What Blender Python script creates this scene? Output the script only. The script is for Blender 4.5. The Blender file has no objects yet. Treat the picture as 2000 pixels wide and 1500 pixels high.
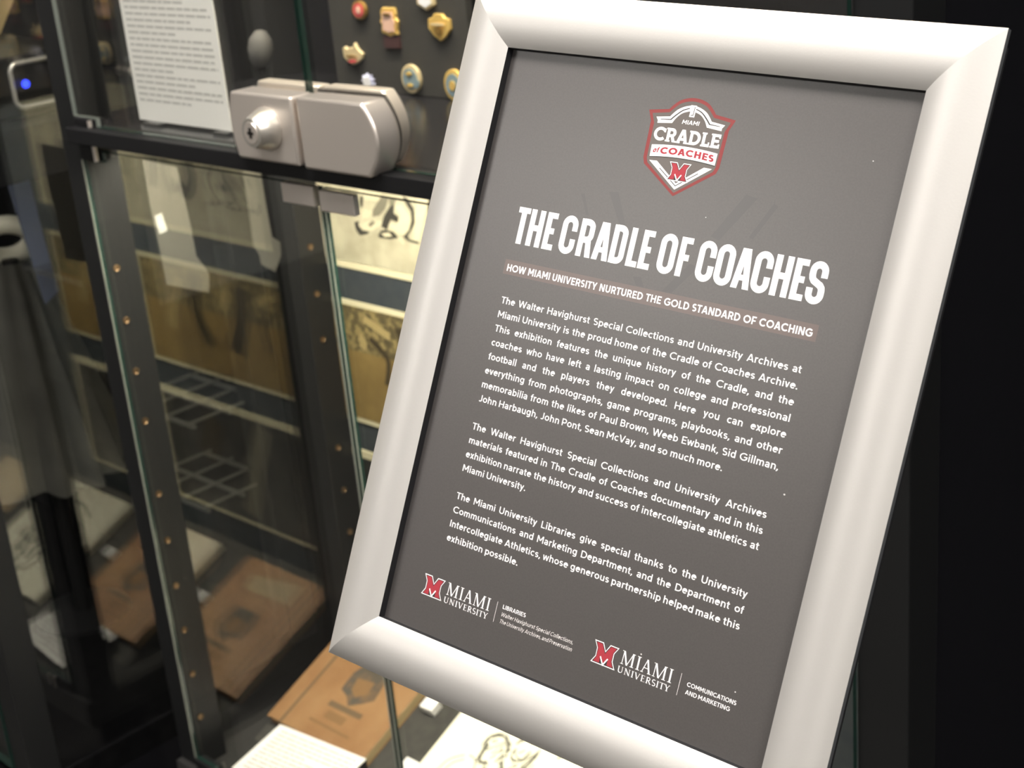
import bpy, bmesh, math, random
from mathutils import Matrix, Vector, geometry
random.seed(7)
S = bpy.context.scene
COL = S.collection
PI = math.pi

# ------------------------------------------------------------------ camera, world, light, exposure
cam = bpy.data.cameras.new('camera')
cam.sensor_fit = 'HORIZONTAL'; cam.sensor_width = 36.0; cam.lens = 54.0
cam.clip_start = 0.02; cam.clip_end = 60
cam.dof.use_dof = True; cam.dof.focus_distance = 0.645; cam.dof.aperture_fstop = 19.0
cam_ob = bpy.data.objects.new('camera', cam); COL.objects.link(cam_ob)
right = Vector((0.72185633, 0.68659491, -0.08666529))
down = Vector((0.18879355, -0.31585748, -0.92983388))
fwd = Vector((-0.66579309, 0.65484463, -0.35762842))
cm = Matrix.Identity(4)
for i in range(3):
    cm[i][0] = right[i]; cm[i][1] = -down[i]; cm[i][2] = -fwd[i]
cm[2][3] = 1.45
cam_ob.matrix_world = cm
S.camera = cam_ob

w = bpy.data.worlds.new('room_ambience'); S.world = w; w.use_nodes = True
w.node_tree.nodes['Background'].inputs[0].default_value = (0.9, 0.93, 1.0, 1)
w.node_tree.nodes['Background'].inputs[1].default_value = 0.03
S.view_settings.view_transform = 'Standard'
S.view_settings.look = 'None'
S.view_settings.gamma = 1.0
S.view_settings.use_curve_mapping = False
S.view_settings.exposure = 0.0
S.cycles.transparent_max_bounces = 32
S.cycles.max_bounces = 14
S.cycles.glossy_bounces = 8
S.cycles.sample_clamp_indirect = 6.0
CEIL_STRENGTH = 22.5
CEIL_FAR = 17.0
CASE_LED = 250.0
CASE_LED_UP = 540.0

# ------------------------------------------------------------------ materials
def mat(name, col, rough=0.6, metal=0.0, spec=0.5, noise=None, bump=0.0, bscale=200.0, aniso=0.0, coat=0.0, emis=None):
    m = bpy.data.materials.new(name); m.use_nodes = True
    nt = m.node_tree; b = nt.nodes['Principled BSDF']
    b.inputs['Base Color'].default_value = (*col, 1)
    b.inputs['Roughness'].default_value = rough
    b.inputs['Metallic'].default_value = metal
    b.inputs['Specular IOR Level'].default_value = spec
    b.inputs['Anisotropic'].default_value = aniso
    b.inputs['Coat Weight'].default_value = coat
    if emis:
        b.inputs['Emission Color'].default_value = (*emis[0], 1); b.inputs['Emission Strength'].default_value = emis[1]
    if noise or bump:
        tc = nt.nodes.new('ShaderNodeTexCoord')
    if noise:                       # noise = (scale, colour2, low, high)
        n = nt.nodes.new('ShaderNodeTexNoise'); n.inputs['Scale'].default_value = noise[0]; n.inputs['Detail'].default_value = 5
        r = nt.nodes.new('ShaderNodeValToRGB')
        r.color_ramp.elements[0].position = noise[2]; r.color_ramp.elements[1].position = noise[3]
        r.color_ramp.elements[0].color = (*col, 1); r.color_ramp.elements[1].color = (*noise[1], 1)
        nt.links.new(tc.outputs['Object'], n.inputs['Vector']); nt.links.new(n.outputs['Fac'], r.inputs['Fac'])
        nt.links.new(r.outputs['Color'], b.inputs['Base Color'])
    if bump:
        n2 = nt.nodes.new('ShaderNodeTexNoise'); n2.inputs['Scale'].default_value = bscale; n2.inputs['Detail'].default_value = 3
        bp = nt.nodes.new('ShaderNodeBump'); bp.inputs['Strength'].default_value = bump; bp.inputs['Distance'].default_value = 0.001
        nt.links.new(tc.outputs['Object'], n2.inputs['Vector']); nt.links.new(n2.outputs['Fac'], bp.inputs['Height'])
        nt.links.new(bp.outputs['Normal'], b.inputs['Normal'])
    return m

def glass(name, ior, tint=(0.985, 0.99, 0.982), rough=0.0):
    m = bpy.data.materials.new(name); m.use_nodes = True
    nt = m.node_tree; nt.nodes.clear()
    o = nt.nodes.new('ShaderNodeOutputMaterial'); mx = nt.nodes.new('ShaderNodeMixShader')
    f = nt.nodes.new('ShaderNodeFresnel'); f.inputs['IOR'].default_value = ior
    g = nt.nodes.new('ShaderNodeNewGeometry')
    # same reflectance seen from either side of the pane
    t = nt.nodes.new('ShaderNodeBsdfTransparent'); t.inputs['Color'].default_value = (*tint, 1)
    gl = nt.nodes.new('ShaderNodeBsdfGlossy'); gl.inputs['Roughness'].default_value = rough
    mixior = nt.nodes.new('ShaderNodeMix'); mixior.data_type = 'FLOAT'
    mixior.inputs['A'].default_value = ior; mixior.inputs['B'].default_value = 1.0 / ior
    nt.links.new(g.outputs['Backfacing'], mixior.inputs['Factor'])
    nt.links.new(mixior.outputs['Result'], f.inputs['IOR'])
    nt.links.new(f.outputs['Fac'], mx.inputs['Fac'])
    nt.links.new(t.outputs['BSDF'], mx.inputs[1]); nt.links.new(gl.outputs['BSDF'], mx.inputs[2])
    nt.links.new(mx.outputs['Shader'], o.inputs['Surface'])
    return m

def emit(name, col, s):
    m = bpy.data.materials.new(name); m.use_nodes = True
    nt = m.node_tree; nt.nodes.clear()
    o = nt.nodes.new('ShaderNodeOutputMaterial'); e = nt.nodes.new('ShaderNodeEmission')
    e.inputs[0].default_value = (*col, 1); e.inputs[1].default_value = s
    nt.links.new(e.outputs[0], o.inputs[0]); return m

M = {}
M['alu'] = mat('satin_silver_aluminium', (0.5894, 0.5715, 0.5492), 0.48, 0.55, 0.5, bump=0.03, bscale=900)
M['alu_edge'] = mat('frame_edge_aluminium', (0.42, 0.44, 0.46), 0.4, 0.8)
M['dark_fill'] = mat('plain_black', (0.012, 0.012, 0.014), 0.6)  # black of the rails' inner lip and the backing board
M['print'] = mat('printed_grey_paper', (0.064, 0.058, 0.0565), 0.35, 0, 0.85, noise=(1200, (0.074, 0.067, 0.065), 0.35, 0.65), bump=0.012, bscale=2500)
M['ink_white'] = mat('white_print', (0.93, 0.905, 0.895), 0.45)
M['ink_dim'] = mat('pale_grey_print', (0.62, 0.60, 0.59), 0.5)
M['ink_red'] = mat('red_print', (0.37, 0.040, 0.054), 0.45, 0, 0.3)
M['ink_rim'] = mat('dull_red_print', (0.235, 0.042, 0.042), 0.45, 0, 0.4)
M['ink_core'] = mat('warm_grey_print', (0.080, 0.063, 0.054), 0.35, 0, 0.8)
M['ink_dark'] = mat('dark_grey_print', (0.030, 0.027, 0.027), 0.45)
M['ink_band'] = mat('rosy_grey_print', (0.115, 0.082, 0.075), 0.35, 0, 0.85)
M['ink_stripe'] = mat('stripe_print', (0.056, 0.052, 0.0515), 0.35, 0, 0.85)
M['pole'] = mat('silver_pole', (0.6, 0.6, 0.6), 0.35, 0.9)
M['black_metal'] = mat('black_powder_coat', (0.010, 0.010, 0.011), 0.5, 0, 0.25)
M['upright'] = mat('dark_anodised_metal', (0.0110, 0.0114, 0.0120), 0.42, 0.0, 0.35)
M['black_gloss'] = mat('black_laminate', (0.010, 0.010, 0.012), 0.22, 0, 0.35)
M['fabric_dark'] = mat('charcoal_felt', (0.0173, 0.0167, 0.0158), 0.95, noise=(300, (0.0236, 0.0226, 0.0208), 0.3, 0.7))
M['black_felt'] = mat('black_felt', (0.0045, 0.0045, 0.005), 0.95, 0, 0.0, noise=(60, (0.0075, 0.0075, 0.008), 0.3, 0.7))
M['ramp'] = mat('grey_felt', (0.0426, 0.0406, 0.0357), 0.95, noise=(90, (0.0568, 0.0548, 0.0466), 0.35, 0.7))
M['backing'] = mat('slate_backing', (0.0165, 0.0235, 0.0315), 0.9, noise=(60, (0.0290, 0.0355, 0.0400), 0.3, 0.7))
M['steel'] = mat('brushed_steel', (0.80, 0.73, 0.67), 0.33, 0.78, bump=0.04, bscale=700)
M['steel_shine'] = mat('polished_steel', (0.58, 0.55, 0.50), 0.34, 0.8)
M['dark_slot'] = mat('dark_slot', (0.02, 0.016, 0.014), 0.6)
M['brass'] = mat('brass', (0.2250, 0.1500, 0.0840), 0.35, 0.9)
M['glass_side'] = glass('side_glass', 2.4)
M['glass_door'] = glass('door_glass', 1.38)
M['glass_edge'] = mat('green_glass_edge', (0.012, 0.034, 0.026), 0.12, 0, 1.0)
M['glass_edge_pale'] = mat('pale_glass_edge', (0.15, 0.17, 0.16), 0.25, 0, 0.6)  # bright edge highlight painted as a pale tone
M['glass_arris'] = mat('pale_arris_highlight', (0.30, 0.31, 0.26), 0.3)  # pale tone paints the highlight along the lower door edges
M['acrylic'] = glass('clear_acrylic', 1.9, (0.80, 0.81, 0.82), 0.15)
M['paper'] = mat('white_paper', (0.88, 0.86, 0.82), 0.8)
M['paper_ink'] = mat('grey_text_print', (0.52, 0.51, 0.485), 0.8)
M['paper_ink_pale'] = mat('pale_text_print', (0.36, 0.355, 0.33), 0.8)
M['photo1'] = mat('faded_photo_print', (0.3136, 0.2912, 0.2072), 0.5, noise=(38, (0.4256, 0.3976, 0.2912), 0.35, 0.65))
M['photo1_dark'] = mat('photo_dark_tone', (0.032, 0.030, 0.024), 0.5)
M['photo1_mid'] = mat('photo_mid_tone', (0.1400, 0.1300, 0.0950), 0.5)
M['photo1_light'] = mat('photo_light_tone', (0.4960, 0.4588, 0.3286), 0.5)
M['photo_edge'] = mat('cream_photo_border', (0.5676, 0.5280, 0.3630), 0.55)
M['photo2'] = mat('sepia_photo_print', (0.1500, 0.0990, 0.0330), 0.5, noise=(30, (0.2160, 0.1500, 0.0510), 0.3, 0.7))
M['photo2_crowd'] = mat('sepia_crowd_tone', (0.0780, 0.0630, 0.0300), 0.5, noise=(140, (0.2400, 0.1860, 0.0780), 0.45, 0.62))
M['photo2_light'] = mat('sepia_light_tone', (0.3300, 0.2580, 0.1140), 0.5)
M['photo2_dark'] = mat('sepia_dark_tone', (0.0385, 0.0286, 0.0138), 0.5)
M['photo3'] = mat('dark_photo_print', (0.0210, 0.0210, 0.0204), 0.4, noise=(26, (0.0660, 0.0630, 0.0540), 0.45, 0.7))
M['leather'] = mat('tan_leather_cover', (0.2464, 0.1204, 0.0420), 0.55, noise=(22, (0.2968, 0.1624, 0.0644), 0.35, 0.65), bump=0.1, bscale=900)
M['leather_groove'] = mat('dull_leather_groove', (0.1232, 0.0812, 0.0392), 0.7)
M['leather_ink'] = mat('dark_cover_stamp', (0.0728, 0.0588, 0.0420), 0.7, noise=(70, (0.1680, 0.0952, 0.0392), 0.45, 0.7))
M['leather_faint'] = mat('faint_cover_stamp', (0.2016, 0.1092, 0.0392), 0.7)
M['pages'] = mat('aged_pages', (0.4440, 0.3360, 0.1680), 0.8)
M['sketch_paper'] = mat('cream_sketch_paper', (0.88, 0.84, 0.66), 0.8)
M['pencil'] = mat('pencil_tone', (0.055, 0.055, 0.045), 0.8)
M['pencil_pale'] = mat('pale_pencil_tone', (0.15, 0.148, 0.115), 0.8)
M['tan_card'] = mat('tan_card', (0.4060, 0.3150, 0.1890), 0.8)
M['gold'] = mat('gold_metal', (0.85, 0.58, 0.18), 0.28, 0.5)
M['gold_pale'] = mat('pale_gold_metal', (0.80, 0.66, 0.40), 0.3, 0.45)
M['gold_dark'] = mat('darkened_gold', (0.36, 0.22, 0.06), 0.4, 0.7)
M['enamel_red'] = mat('red_enamel', (0.50, 0.09, 0.09), 0.25)
M['enamel_rose'] = mat('rose_enamel', (0.62, 0.40, 0.32), 0.3)
M['enamel_blue'] = mat('steel_blue_enamel', (0.17, 0.23, 0.26), 0.25)
M['enamel_white'] = mat('white_enamel', (0.72, 0.72, 0.76), 0.3)
M['enamel_lilac'] = mat('lilac_enamel', (0.42, 0.44, 0.62), 0.3)
M['maroon'] = mat('maroon_ribbon', (0.035, 0.008, 0.010), 0.8)
M['cloth_grey'] = mat('grey_cloth', (0.060, 0.058, 0.050), 0.9, noise=(14, (0.10, 0.097, 0.085), 0.35, 0.7))
M['cloth_cream'] = mat('cream_collar', (0.86, 0.83, 0.70), 0.7)
M['reflection_pale'] = mat('pale_reflection_band', (0.1520, 0.1425, 0.1216), 0.8)  # tone of the painted reflection bands on the side glass
M['egg'] = mat('dull_grey_glaze', (0.085, 0.083, 0.080), 0.7)
M['blue_streak'] = mat('dull_blue_streak', (0.06, 0.075, 0.15), 0.8)
M['wire'] = mat('dull_wire', (0.15, 0.145, 0.13), 0.5)
M['device'] = mat('black_plastic', (0.008, 0.008, 0.010), 0.35)
M['led_blue'] = emit('blue_indicator', (0.03, 0.06, 1.0), 4.0)
M['bezel'] = mat('pale_bezel', (0.80, 0.78, 0.74), 0.25, 0.6)
M['curtain'] = mat('black_curtain_cloth', (0.0045, 0.0048, 0.0062), 0.9, 0, 0.0, noise=(5, (0.0065, 0.0065, 0.0080), 0.3, 0.7))
M['wall'] = mat('painted_wall', (0.42, 0.41, 0.39), 0.9, noise=(3, (0.46, 0.45, 0.43), 0.3, 0.7))
M['ceiling'] = mat('ceiling_paint', (0.75, 0.74, 0.71), 0.9, noise=(20, (0.70, 0.69, 0.66), 0.3, 0.7))
M['carpet'] = mat('dark_carpet', (0.05, 0.048, 0.045), 0.95, noise=(120, (0.085, 0.08, 0.075), 0.3, 0.7))
M['panel_light'] = emit('ceiling_diffuser', (1.0, 0.955, 0.90), CEIL_STRENGTH)
M['panel_light_far'] = emit('ceiling_diffuser_far', (1.0, 0.955, 0.90), CEIL_FAR)
M['led_low'] = emit('warm_led_strip', (1.0, 0.925, 0.75), CASE_LED)
M['led_up'] = emit('warm_led_strip_upper', (1.0, 0.88, 0.66), CASE_LED_UP)
M['white_trim'] = mat('white_trim', (0.7, 0.7, 0.68), 0.6)

# ------------------------------------------------------------------ object helpers
def empty(name, loc, label=None, cat=None, group=None):
    o = bpy.data.objects.new(name, None); COL.objects.link(o); o.location = loc
    o.empty_display_size = 0.05
    if label: tag(o, label, cat, group)
    return o

def tag(o, label, cat=None, group=None):
    o['label'] = label
    if cat: o['category'] = cat
    if group: o['group'] = group
    return o

class MB:
    """collects faces with material slots and links them as one mesh object"""
    def __init__(s): s.v = []; s.f = []; s.m = []; s.mats = []
    def slot(s, m):
        if m not in s.mats: s.mats.append(m)
        return s.mats.index(m)
    def poly(s, pts, m):
        i = len(s.v); s.v += [tuple(p) for p in pts]; s.f.append(list(range(i, i + len(pts)))); s.m.append(s.slot(m))
    def mesh(s, vs, fs, m):
        i = len(s.v); s.v += [tuple(p) for p in vs]; k = s.slot(m)
        for f in fs: s.f.append([a + i for a in f]); s.m.append(k)
    def box(s, x0, x1, y0, y1, z0, z1, m):
        vs = [(x, y, z) for z in (z0, z1) for y in (y0, y1) for x in (x0, x1)]
        s.mesh(vs, [(0, 2, 3, 1), (4, 5, 7, 6), (0, 1, 5, 4), (2, 6, 7, 3), (0, 4, 6, 2), (1, 3, 7, 5)], m)
    def prism(s, pts, ax, a0, a1, m, m_side=None):
        """extrude a 2D outline along axis ax ('x','y','z'); pts are the two other coordinates in order"""
        def P(p, a):
            return {'x': (a, p[0], p[1]), 'y': (p[0], a, p[1]), 'z': (p[0], p[1], a)}[ax]
        n = len(pts)
        s.poly([P(p, a0) for p in pts], m); s.poly([P(p, a1) for p in reversed(pts)], m)
        for i in range(n):
            j = (i + 1) % n
            s.poly([P(pts[i], a0), P(pts[i], a1), P(pts[j], a1), P(pts[j], a0)], m_side or m)
    def tube(s, path, r, m, n=12, closed=False):
        path = [Vector(p) for p in path]; rings = []
        for i, p in enumerate(path):
            a = path[i - 1] if (i > 0 or closed) else p
            b = path[(i + 1) % len(path)] if (i < len(path) - 1 or closed) else p
            t = (b - a).normalized()
            u = t.cross(Vector((0.3, 0.9, 0.32))).normalized(); v = t.cross(u)
            rings.append([p + (u * math.cos(2 * PI * k / n) + v * math.sin(2 * PI * k / n)) * (r if not callable(r) else r(i)) for k in range(n)])
        vs = [q for ring in rings for q in ring]; fs = []
        R = len(rings)
        for i in range(R if closed else R - 1):
            for k in range(n):
                a = i * n + k; b = i * n + (k + 1) % n; c = ((i + 1) % R) * n + (k + 1) % n; d = ((i + 1) % R) * n + k
                fs.append((a, b, c, d))
        if not closed:
            fs.append(tuple(reversed(range(n)))); fs.append(tuple(range((R - 1) * n, R * n)))
        s.mesh(vs, fs, m)
    def lathe(s, prof, origin, axis, m, n=24):
        """prof: list of (distance along axis, radius)"""
        ax = Vector(axis).normalized(); u = ax.cross(Vector((0.1, 0.2, 1))).normalized(); v = ax.cross(u); o = Vector(origin)
        vs = [o + ax * d + (u * math.cos(2 * PI * k / n) + v * math.sin(2 * PI * k / n)) * r for d, r in prof for k in range(n)]
        fs = []
        for i in range(len(prof) - 1):
            for k in range(n):
                fs.append((i * n + k, i * n + (k + 1) % n, (i + 1) * n + (k + 1) % n, (i + 1) * n + k))
        fs.append(tuple(reversed(range(n)))); fs.append(tuple(range((len(prof) - 1) * n, len(prof) * n)))
        s.mesh(vs, fs, m)
    def build(s, name, parent=None, origin=(0, 0, 0), bevel=0.0, seg=2, smooth=False, matrix=None, fix=True):
        o = Vector(origin)
        me = bpy.data.meshes.new(name)
        me.from_pydata([tuple(Vector(p) - o) for p in s.v], [], s.f)
        for m in s.mats: me.materials.append(m)
        for p, k in zip(me.polygons, s.m): p.material_index = k
        if fix:
            bm = bmesh.new(); bm.from_mesh(me)
            bmesh.ops.remove_doubles(bm, verts=bm.verts, dist=1e-6)
            bmesh.ops.recalc_face_normals(bm, faces=bm.faces)
            bm.to_mesh(me); bm.free()
        me.update()
        ob = bpy.data.objects.new(name, me); COL.objects.link(ob)
        if parent is not None: ob.parent = parent
        if matrix is not None: ob.matrix_local = matrix
        else: ob.location = o
        if bevel:
            b = ob.modifiers.new('bevel', 'BEVEL'); b.width = bevel; b.segments = seg; b.limit_method = 'ANGLE'; b.angle_limit = math.radians(35)
        if smooth:
            for p in me.polygons: p.use_smooth = True
            me.set_sharp_from_angle(angle=math.radians(38))
        return ob

def part(mb, name, parent, **k):
    """mesh given in world coordinates, parented to an unrotated Empty / object chain"""
    off = Vector((0, 0, 0)); q = parent
    while q is not None: off += q.location; q = q.parent
    for i, p in enumerate(mb.v): mb.v[i] = tuple(Vector(p) - off)
    return mb.build(name, parent, **k)

# ------------------------------------------------------------------ lettering: a small stroke alphabet
def arc(cx, cy, rx, ry, a0, a1, n=None):
    n = n or max(4, int(abs(a1 - a0) / 15))
    return [(cx + rx * math.cos(math.radians(a0 + (a1 - a0) * i / n)), cy + ry * math.sin(math.radians(a0 + (a1 - a0) * i / n))) for i in range(n + 1)]

def ribbon(path, hw, closed=False):
    """quads along a polyline with half width hw"""
    path = [p for i, p in enumerate(path) if i == 0 or math.dist(p, path[i - 1]) > 1e-5]
    if closed: path = path[:-1] if math.dist(path[0], path[-1]) < 1e-5 else path
    n = len(path); L = []; R = []
    for i in range(n):
        p = path[i]
        a = path[i - 1] if (i > 0 or closed) else None
        b = path[(i + 1) % n] if (i < n - 1 or closed) else None
        ds = []
        for q0, q1 in ((a, p), (p, b)):
            if q0 is not None and q1 is not None:
                d = math.dist(q0, q1) or 1e-9; ds.append(((q1[0] - q0[0]) / d, (q1[1] - q0[1]) / d))
        if len(ds) == 2:
            nx, ny = -(ds[0][1] + ds[1][1]), ds[0][0] + ds[1][0]; l = math.hypot(nx, ny) or 1; nx /= l; ny /= l
            c = max(0.35, nx * -ds[0][1] + ny * ds[0][0]); k = hw / c
        else:
            nx, ny = -ds[0][1], ds[0][0]; k = hw
        L.append((p[0] + nx * k, p[1] + ny * k)); R.append((p[0] - nx * k, p[1] - ny * k))
    out = []
    for i in range(n if closed else n - 1):
        j = (i + 1) % n; out.append([L[i], R[i], R[j], L[j]])
    return out

def diag(p, q, hw):
    """straight slanted stroke whose ends are cut level"""
    dx, dy = q[0] - p[0], q[1] - p[1]; k = hw * math.hypot(dx, dy) / abs(dy)
    return [[(p[0] - k, p[1]), (p[0] + k, p[1]), (q[0] + k, q[1]), (q[0] - k, q[1])]]

def rect(x0, y0, x1, y1): return [[(x0, y0), (x1, y0), (x1, y1), (x0, y1)]]

def sans(ch, h):
    """polygons and ink width of a geometric sans glyph; cap height 1, half stroke h"""
    w = 2 * h; X = 0.735; q = 0.97 * h
    R = lambda p, c=False: ribbon(p, h, c)
    if ch == 'A': return diag((h * 1.15, 0), (0.43 - h * .12, 1), h) + diag((0.86 - h * 1.15, 0), (0.43 + h * .12, 1), h) + rect(0.2, 0.2, 0.66, 0.2 + w * .9), 0.86
    if ch == 'B': return rect(0, 0, w, 1) + R([(h, 1 - h), (.34, 1 - h)] + arc(.34, .76 - h / 2 + .0, .26 - h, .24 - h / 2, 90, -90)[0:] + [(h, .52)]) + R([(h, .52), (.36, .52)] + arc(.36, .26 + h / 2, .29 - h, .26 - h / 2, 90, -90) + [(h, h)]), 0.65
    if ch == 'C': return R(arc(.5, .5, .5 - h, .5 - h, 44, 316, 22)), 0.86
    if ch == 'D': return rect(0, 0, w, 1) + R([(h, 1 - h), (.32, 1 - h)] + arc(.32, .5, .48 - h, .5 - h, 90, -90, 14) + [(h, h)]), 0.80
    if ch == 'E': return rect(0, 0, w, 1) + rect(0, 0, .6, w * .95) + rect(0, 1 - w * .95, .6, 1) + rect(0, .5 - h * .9, .54, .5 + h * .9), 0.6
    if ch == 'F': return rect(0, 0, w, 1) + rect(0, 1 - w * .95, .59, 1) + rect(0, .45 - h * .9, .53, .45 + h * .9), 0.59
    if ch == 'G': return R(arc(.5, .5, .5 - h, .5 - h, 44, 318, 22) + [(.93 - h, .44)]) + rect(.52, .4, .93, .4 + w * .9), 0.93
    if ch == 'H': return rect(0, 0, w, 1) + rect(.74 - w, 0, .74, 1) + rect(0, .5 - h * .95, .74, .5 + h * .95), 0.74
    if ch == 'I': return rect(0, 0, w, 1), w
    if ch == 'J': return R([(.52 - h, 1), (.52 - h, .30)] + arc(.25, .28, .27 - h, .28 - h, 0, -135)), 0.52
    if ch == 'K': return rect(0, 0, w, 1) + diag((.10 + h, .36), (.66 - h, 1), h) + diag((.72 - h * 1.1, 0), (.30, .62), h), 0.72
    if ch == 'L': return rect(0, 0, w, 1) + rect(0, 0, .55, w * .95), 0.55
    if ch == 'M': return rect(0, 0, w, 1) + rect(.9 - w, 0, .9, 1) + diag((.45, .28), (h * 1.15, 1), h) + diag((.45, .28), (.9 - h * 1.15, 1), h), 0.9
    if ch == 'N': return rect(0, 0, w, 1) + rect(.76 - w, 0, .76, 1) + diag((.76 - h * 1.2, 0), (h * 1.2, 1), h), 0.76
    if ch == 'O': return R(arc(.5, .5, .5 - h, .5 - h, 0, 360, 28), True), 1.0
    if ch == 'P': return rect(0, 0, w, 1) + R([(h, 1 - h), (.36, 1 - h)] + arc(.36, .665, .30 - h, .335 - h, 90, -90) + [(h, .33 + h)]), 0.66
    if ch == 'R': return rect(0, 0, w, 1) + R([(h, 1 - h), (.37, 1 - h)] + arc(.37, .67, .30 - h, .33 - h, 90, -90) + [(h, .34 + h)]) + diag((.70 - h * 1.1, 0), (.42, .40), h), 0.70
    if ch == 'S':
        ry = (1 - w) / 4; rx = .31 - h
        return R(arc(.31, h + 3 * ry, rx, ry, 38, 270, 14)[:-1] + arc(.31, h + ry, rx, ry, 90, -142, 14)), 0.62
    if ch == 'T': return rect(.34 - h, 0, .34 + h, 1) + rect(0, 1 - w * .95, .68, 1), 0.68
    if ch == 'U': return R([(h, 1), (h, .36)] + arc(.36, .36, .36 - h, .36 - h, 180, 360, 12) + [(.72 - h, 1)]), 0.72
    if ch == 'V': return diag((.42 - h * .1, 0), (h * 1.15, 1), h) + diag((.42 + h * .1, 0), (.84 - h * 1.15, 1), h), 0.84
    if ch == 'W': return diag((.33, 0), (h * 1.1, 1), h) + diag((.33, 0), (.61, 1), h) + diag((.89, 0), (.61, 1), h) + diag((.89, 0), (1.22 - h * 1.1, 1), h), 1.22
    if ch == 'Y': return diag((.39, .38), (h * 1.2, 1), h) + diag((.39, .38), (.78 - h * 1.2, 1), h) + rect(.39 - h, 0, .39 + h, .45), 0.78
    bw = .60; rx = bw / 2 - h; ry = X / 2 - h
    if ch == 'a':
        return R(arc(.26, X - .25, .27 - h, .25 - h, 155, 0, 10) + [(.53 - h, 0)]) + R(arc(.27, .22, .27 - h, .225 - h, 0, 360, 18), True), 0.53
    if ch == 'b': return rect(0, 0, w, 1.03) + R(arc(bw / 2, X / 2, rx, ry, 0, 360, 20), True), bw
    if ch == 'd': return rect(bw - w, 0, bw, 1.03) + R(arc(bw / 2, X / 2, rx, ry, 0, 360, 20), True), bw
    if ch == 'p': return rect(0, -.25, w, X) + R(arc(bw / 2, X / 2, rx, ry, 0, 360, 20), True), bw
    if ch == 'q': return rect(bw - w, -.25, bw, X) + R(arc(bw / 2, X / 2, rx, ry, 0, 360, 20), True), bw
    if ch == 'o': return R(arc(.32, X / 2, .32 - h, ry, 0, 360, 20), True), 0.64
    if ch == 'c': return R(arc(.32, X / 2, .32 - h, ry, 48, 312, 16)), 0.55
    if ch == 'e': return R([(.61 - h * 1.2, X / 2 - h * .1)] + arc(.31, X / 2, .31 - h, ry, 0, 318, 18)) + rect(.08, X / 2 - h * .8, .61, X / 2 + h * .6), 0.61
    if ch == 'f': return R([(.10 + h, 0), (.10 + h, .80)] + arc(.32, .80, .22 - h, .23 - h, 180, 75, 6)) + rect(0, X - w * .9, .36, X), 0.37
    if ch == 'g': return R(arc(.30, X / 2 + .02, rx, ry, 0, 360, 20), True) + R([(bw - h, X), (bw - h, .0)] + arc(.30, -.02, rx, .23 - h, 0, -140, 9)), bw
    if ch == 'h': return rect(0, 0, w, 1.03) + R(arc(.28, X - .28, .28 - h, .28 - h, 170, 0, 9) + [(.56 - h, 0)]), 0.56
    if ch == 'n': return rect(0, 0, w, X) + R(arc(.28, X - .28, .28 - h, .28 - h, 170, 0, 9) + [(.56 - h, 0)]), 0.56
    if ch == 'm': return rect(0, 0, w, X) + R(arc(.26, X - .26, .26 - h, .26 - h, 170, 0, 8) + [(.52 - h, 0)]) + R(arc(.52 - w + .26, X - .26, .26 - h, .26 - h, 170, 0, 8) + [(1.04 - w - h, 0)]), 1.04 - w
    if ch == 'u': return rect(.56 - w, 0, .56, X) + R([(h, X), (h, .28)] + arc(.28, .28, .28 - h, .28 - h, 180, 350, 9)), 0.56
    if ch == 'r': return rect(0, 0, w, X) + R(arc(.28, X - .29, .28 - h, .29 - h, 172, 82, 6) + [(.36, X - h)]), 0.36
    if ch == 'i': return rect(0, 0, w, X) + rect(-.01, .86, w + .01, .86 + w * 1.05), w
    if ch == 'j': return R([(.12, X), (.12, -.1), (0, -.2)]) + rect(.12 - h, .86, .12 + h, .86 + w), 0.2
    if ch == 'l': return rect(0, 0, w, 1.03), w
    if ch == 'k': return rect(0, 0, w, 1.03) + diag((.10 + h, .24), (.52 - h, X), h) + diag((.57 - h * 1.1, 0), (.26, .46), h), 0.57
    if ch == 's':
        ry = (X - w) / 4; rx = .25 - h
        return R(arc(.25, h + 3 * ry, rx, ry, 32, 270, 10)[:-1] + arc(.25, h + ry, rx, ry, 90, -148, 10)), 0.50
    if ch == 't': return R([(.10 + h, .93), (.10 + h, .22)] + arc(.32, .22, .22 - h, .22 - h, 180, 285, 6)) + rect(0, X - w * .9, .38, X), 0.40
    if ch == 'v': return diag((.29, 0), (h * 1.15, X), h) + diag((.29, 0), (.58 - h * 1.15, X), h), 0.58
    if ch == 'w': return diag((.24, 0), (h * 1.1, X), h * .95) + diag((.24, 0), (.44, X), h * .95) + diag((.64, 0), (.44, X), h * .95) + diag((.64, 0), (.88 - h * 1.1, X), h * .95), 0.88
    if ch == 'x': return diag((h * 1.2, 0), (.57 - h * 1.2, X), h) + diag((.57 - h * 1.2, 0), (h * 1.2, X), h), 0.57
    if ch == 'y': return diag((.30, .02), (h * 1.15, X), h) + diag((.17, -.25), (.59 - h * 1.15, X), h), 0.59
    if ch == '.': return rect(0, 0, w * 1.15, w * 1.15), w * 1.15
    if ch == ',': return [[(.04, 0), (.04, w * 1.15), (.04 + w * 1.15, w * 1.15), (.04 + w * 1.15, .02), (.07, -.17), (-.02, -.13), (.05, 0)]], w * 1.3
    raise KeyError(ch)

_STRAIGHT_L = set('BDEFHIKLMNPRUbhiklmnpru'); _STRAIGHT_R = set('HIJMNUadghijlmnuq')
_DIAG = set('AVWYTvwxyft,')
def bear(ch, left):
    if ch in _DIAG: return 0.015
    if left: return 0.085 if ch in _STRAIGHT_L else 0.045
    return 0.085 if ch in _STRAIGHT_R else 0.045

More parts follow.
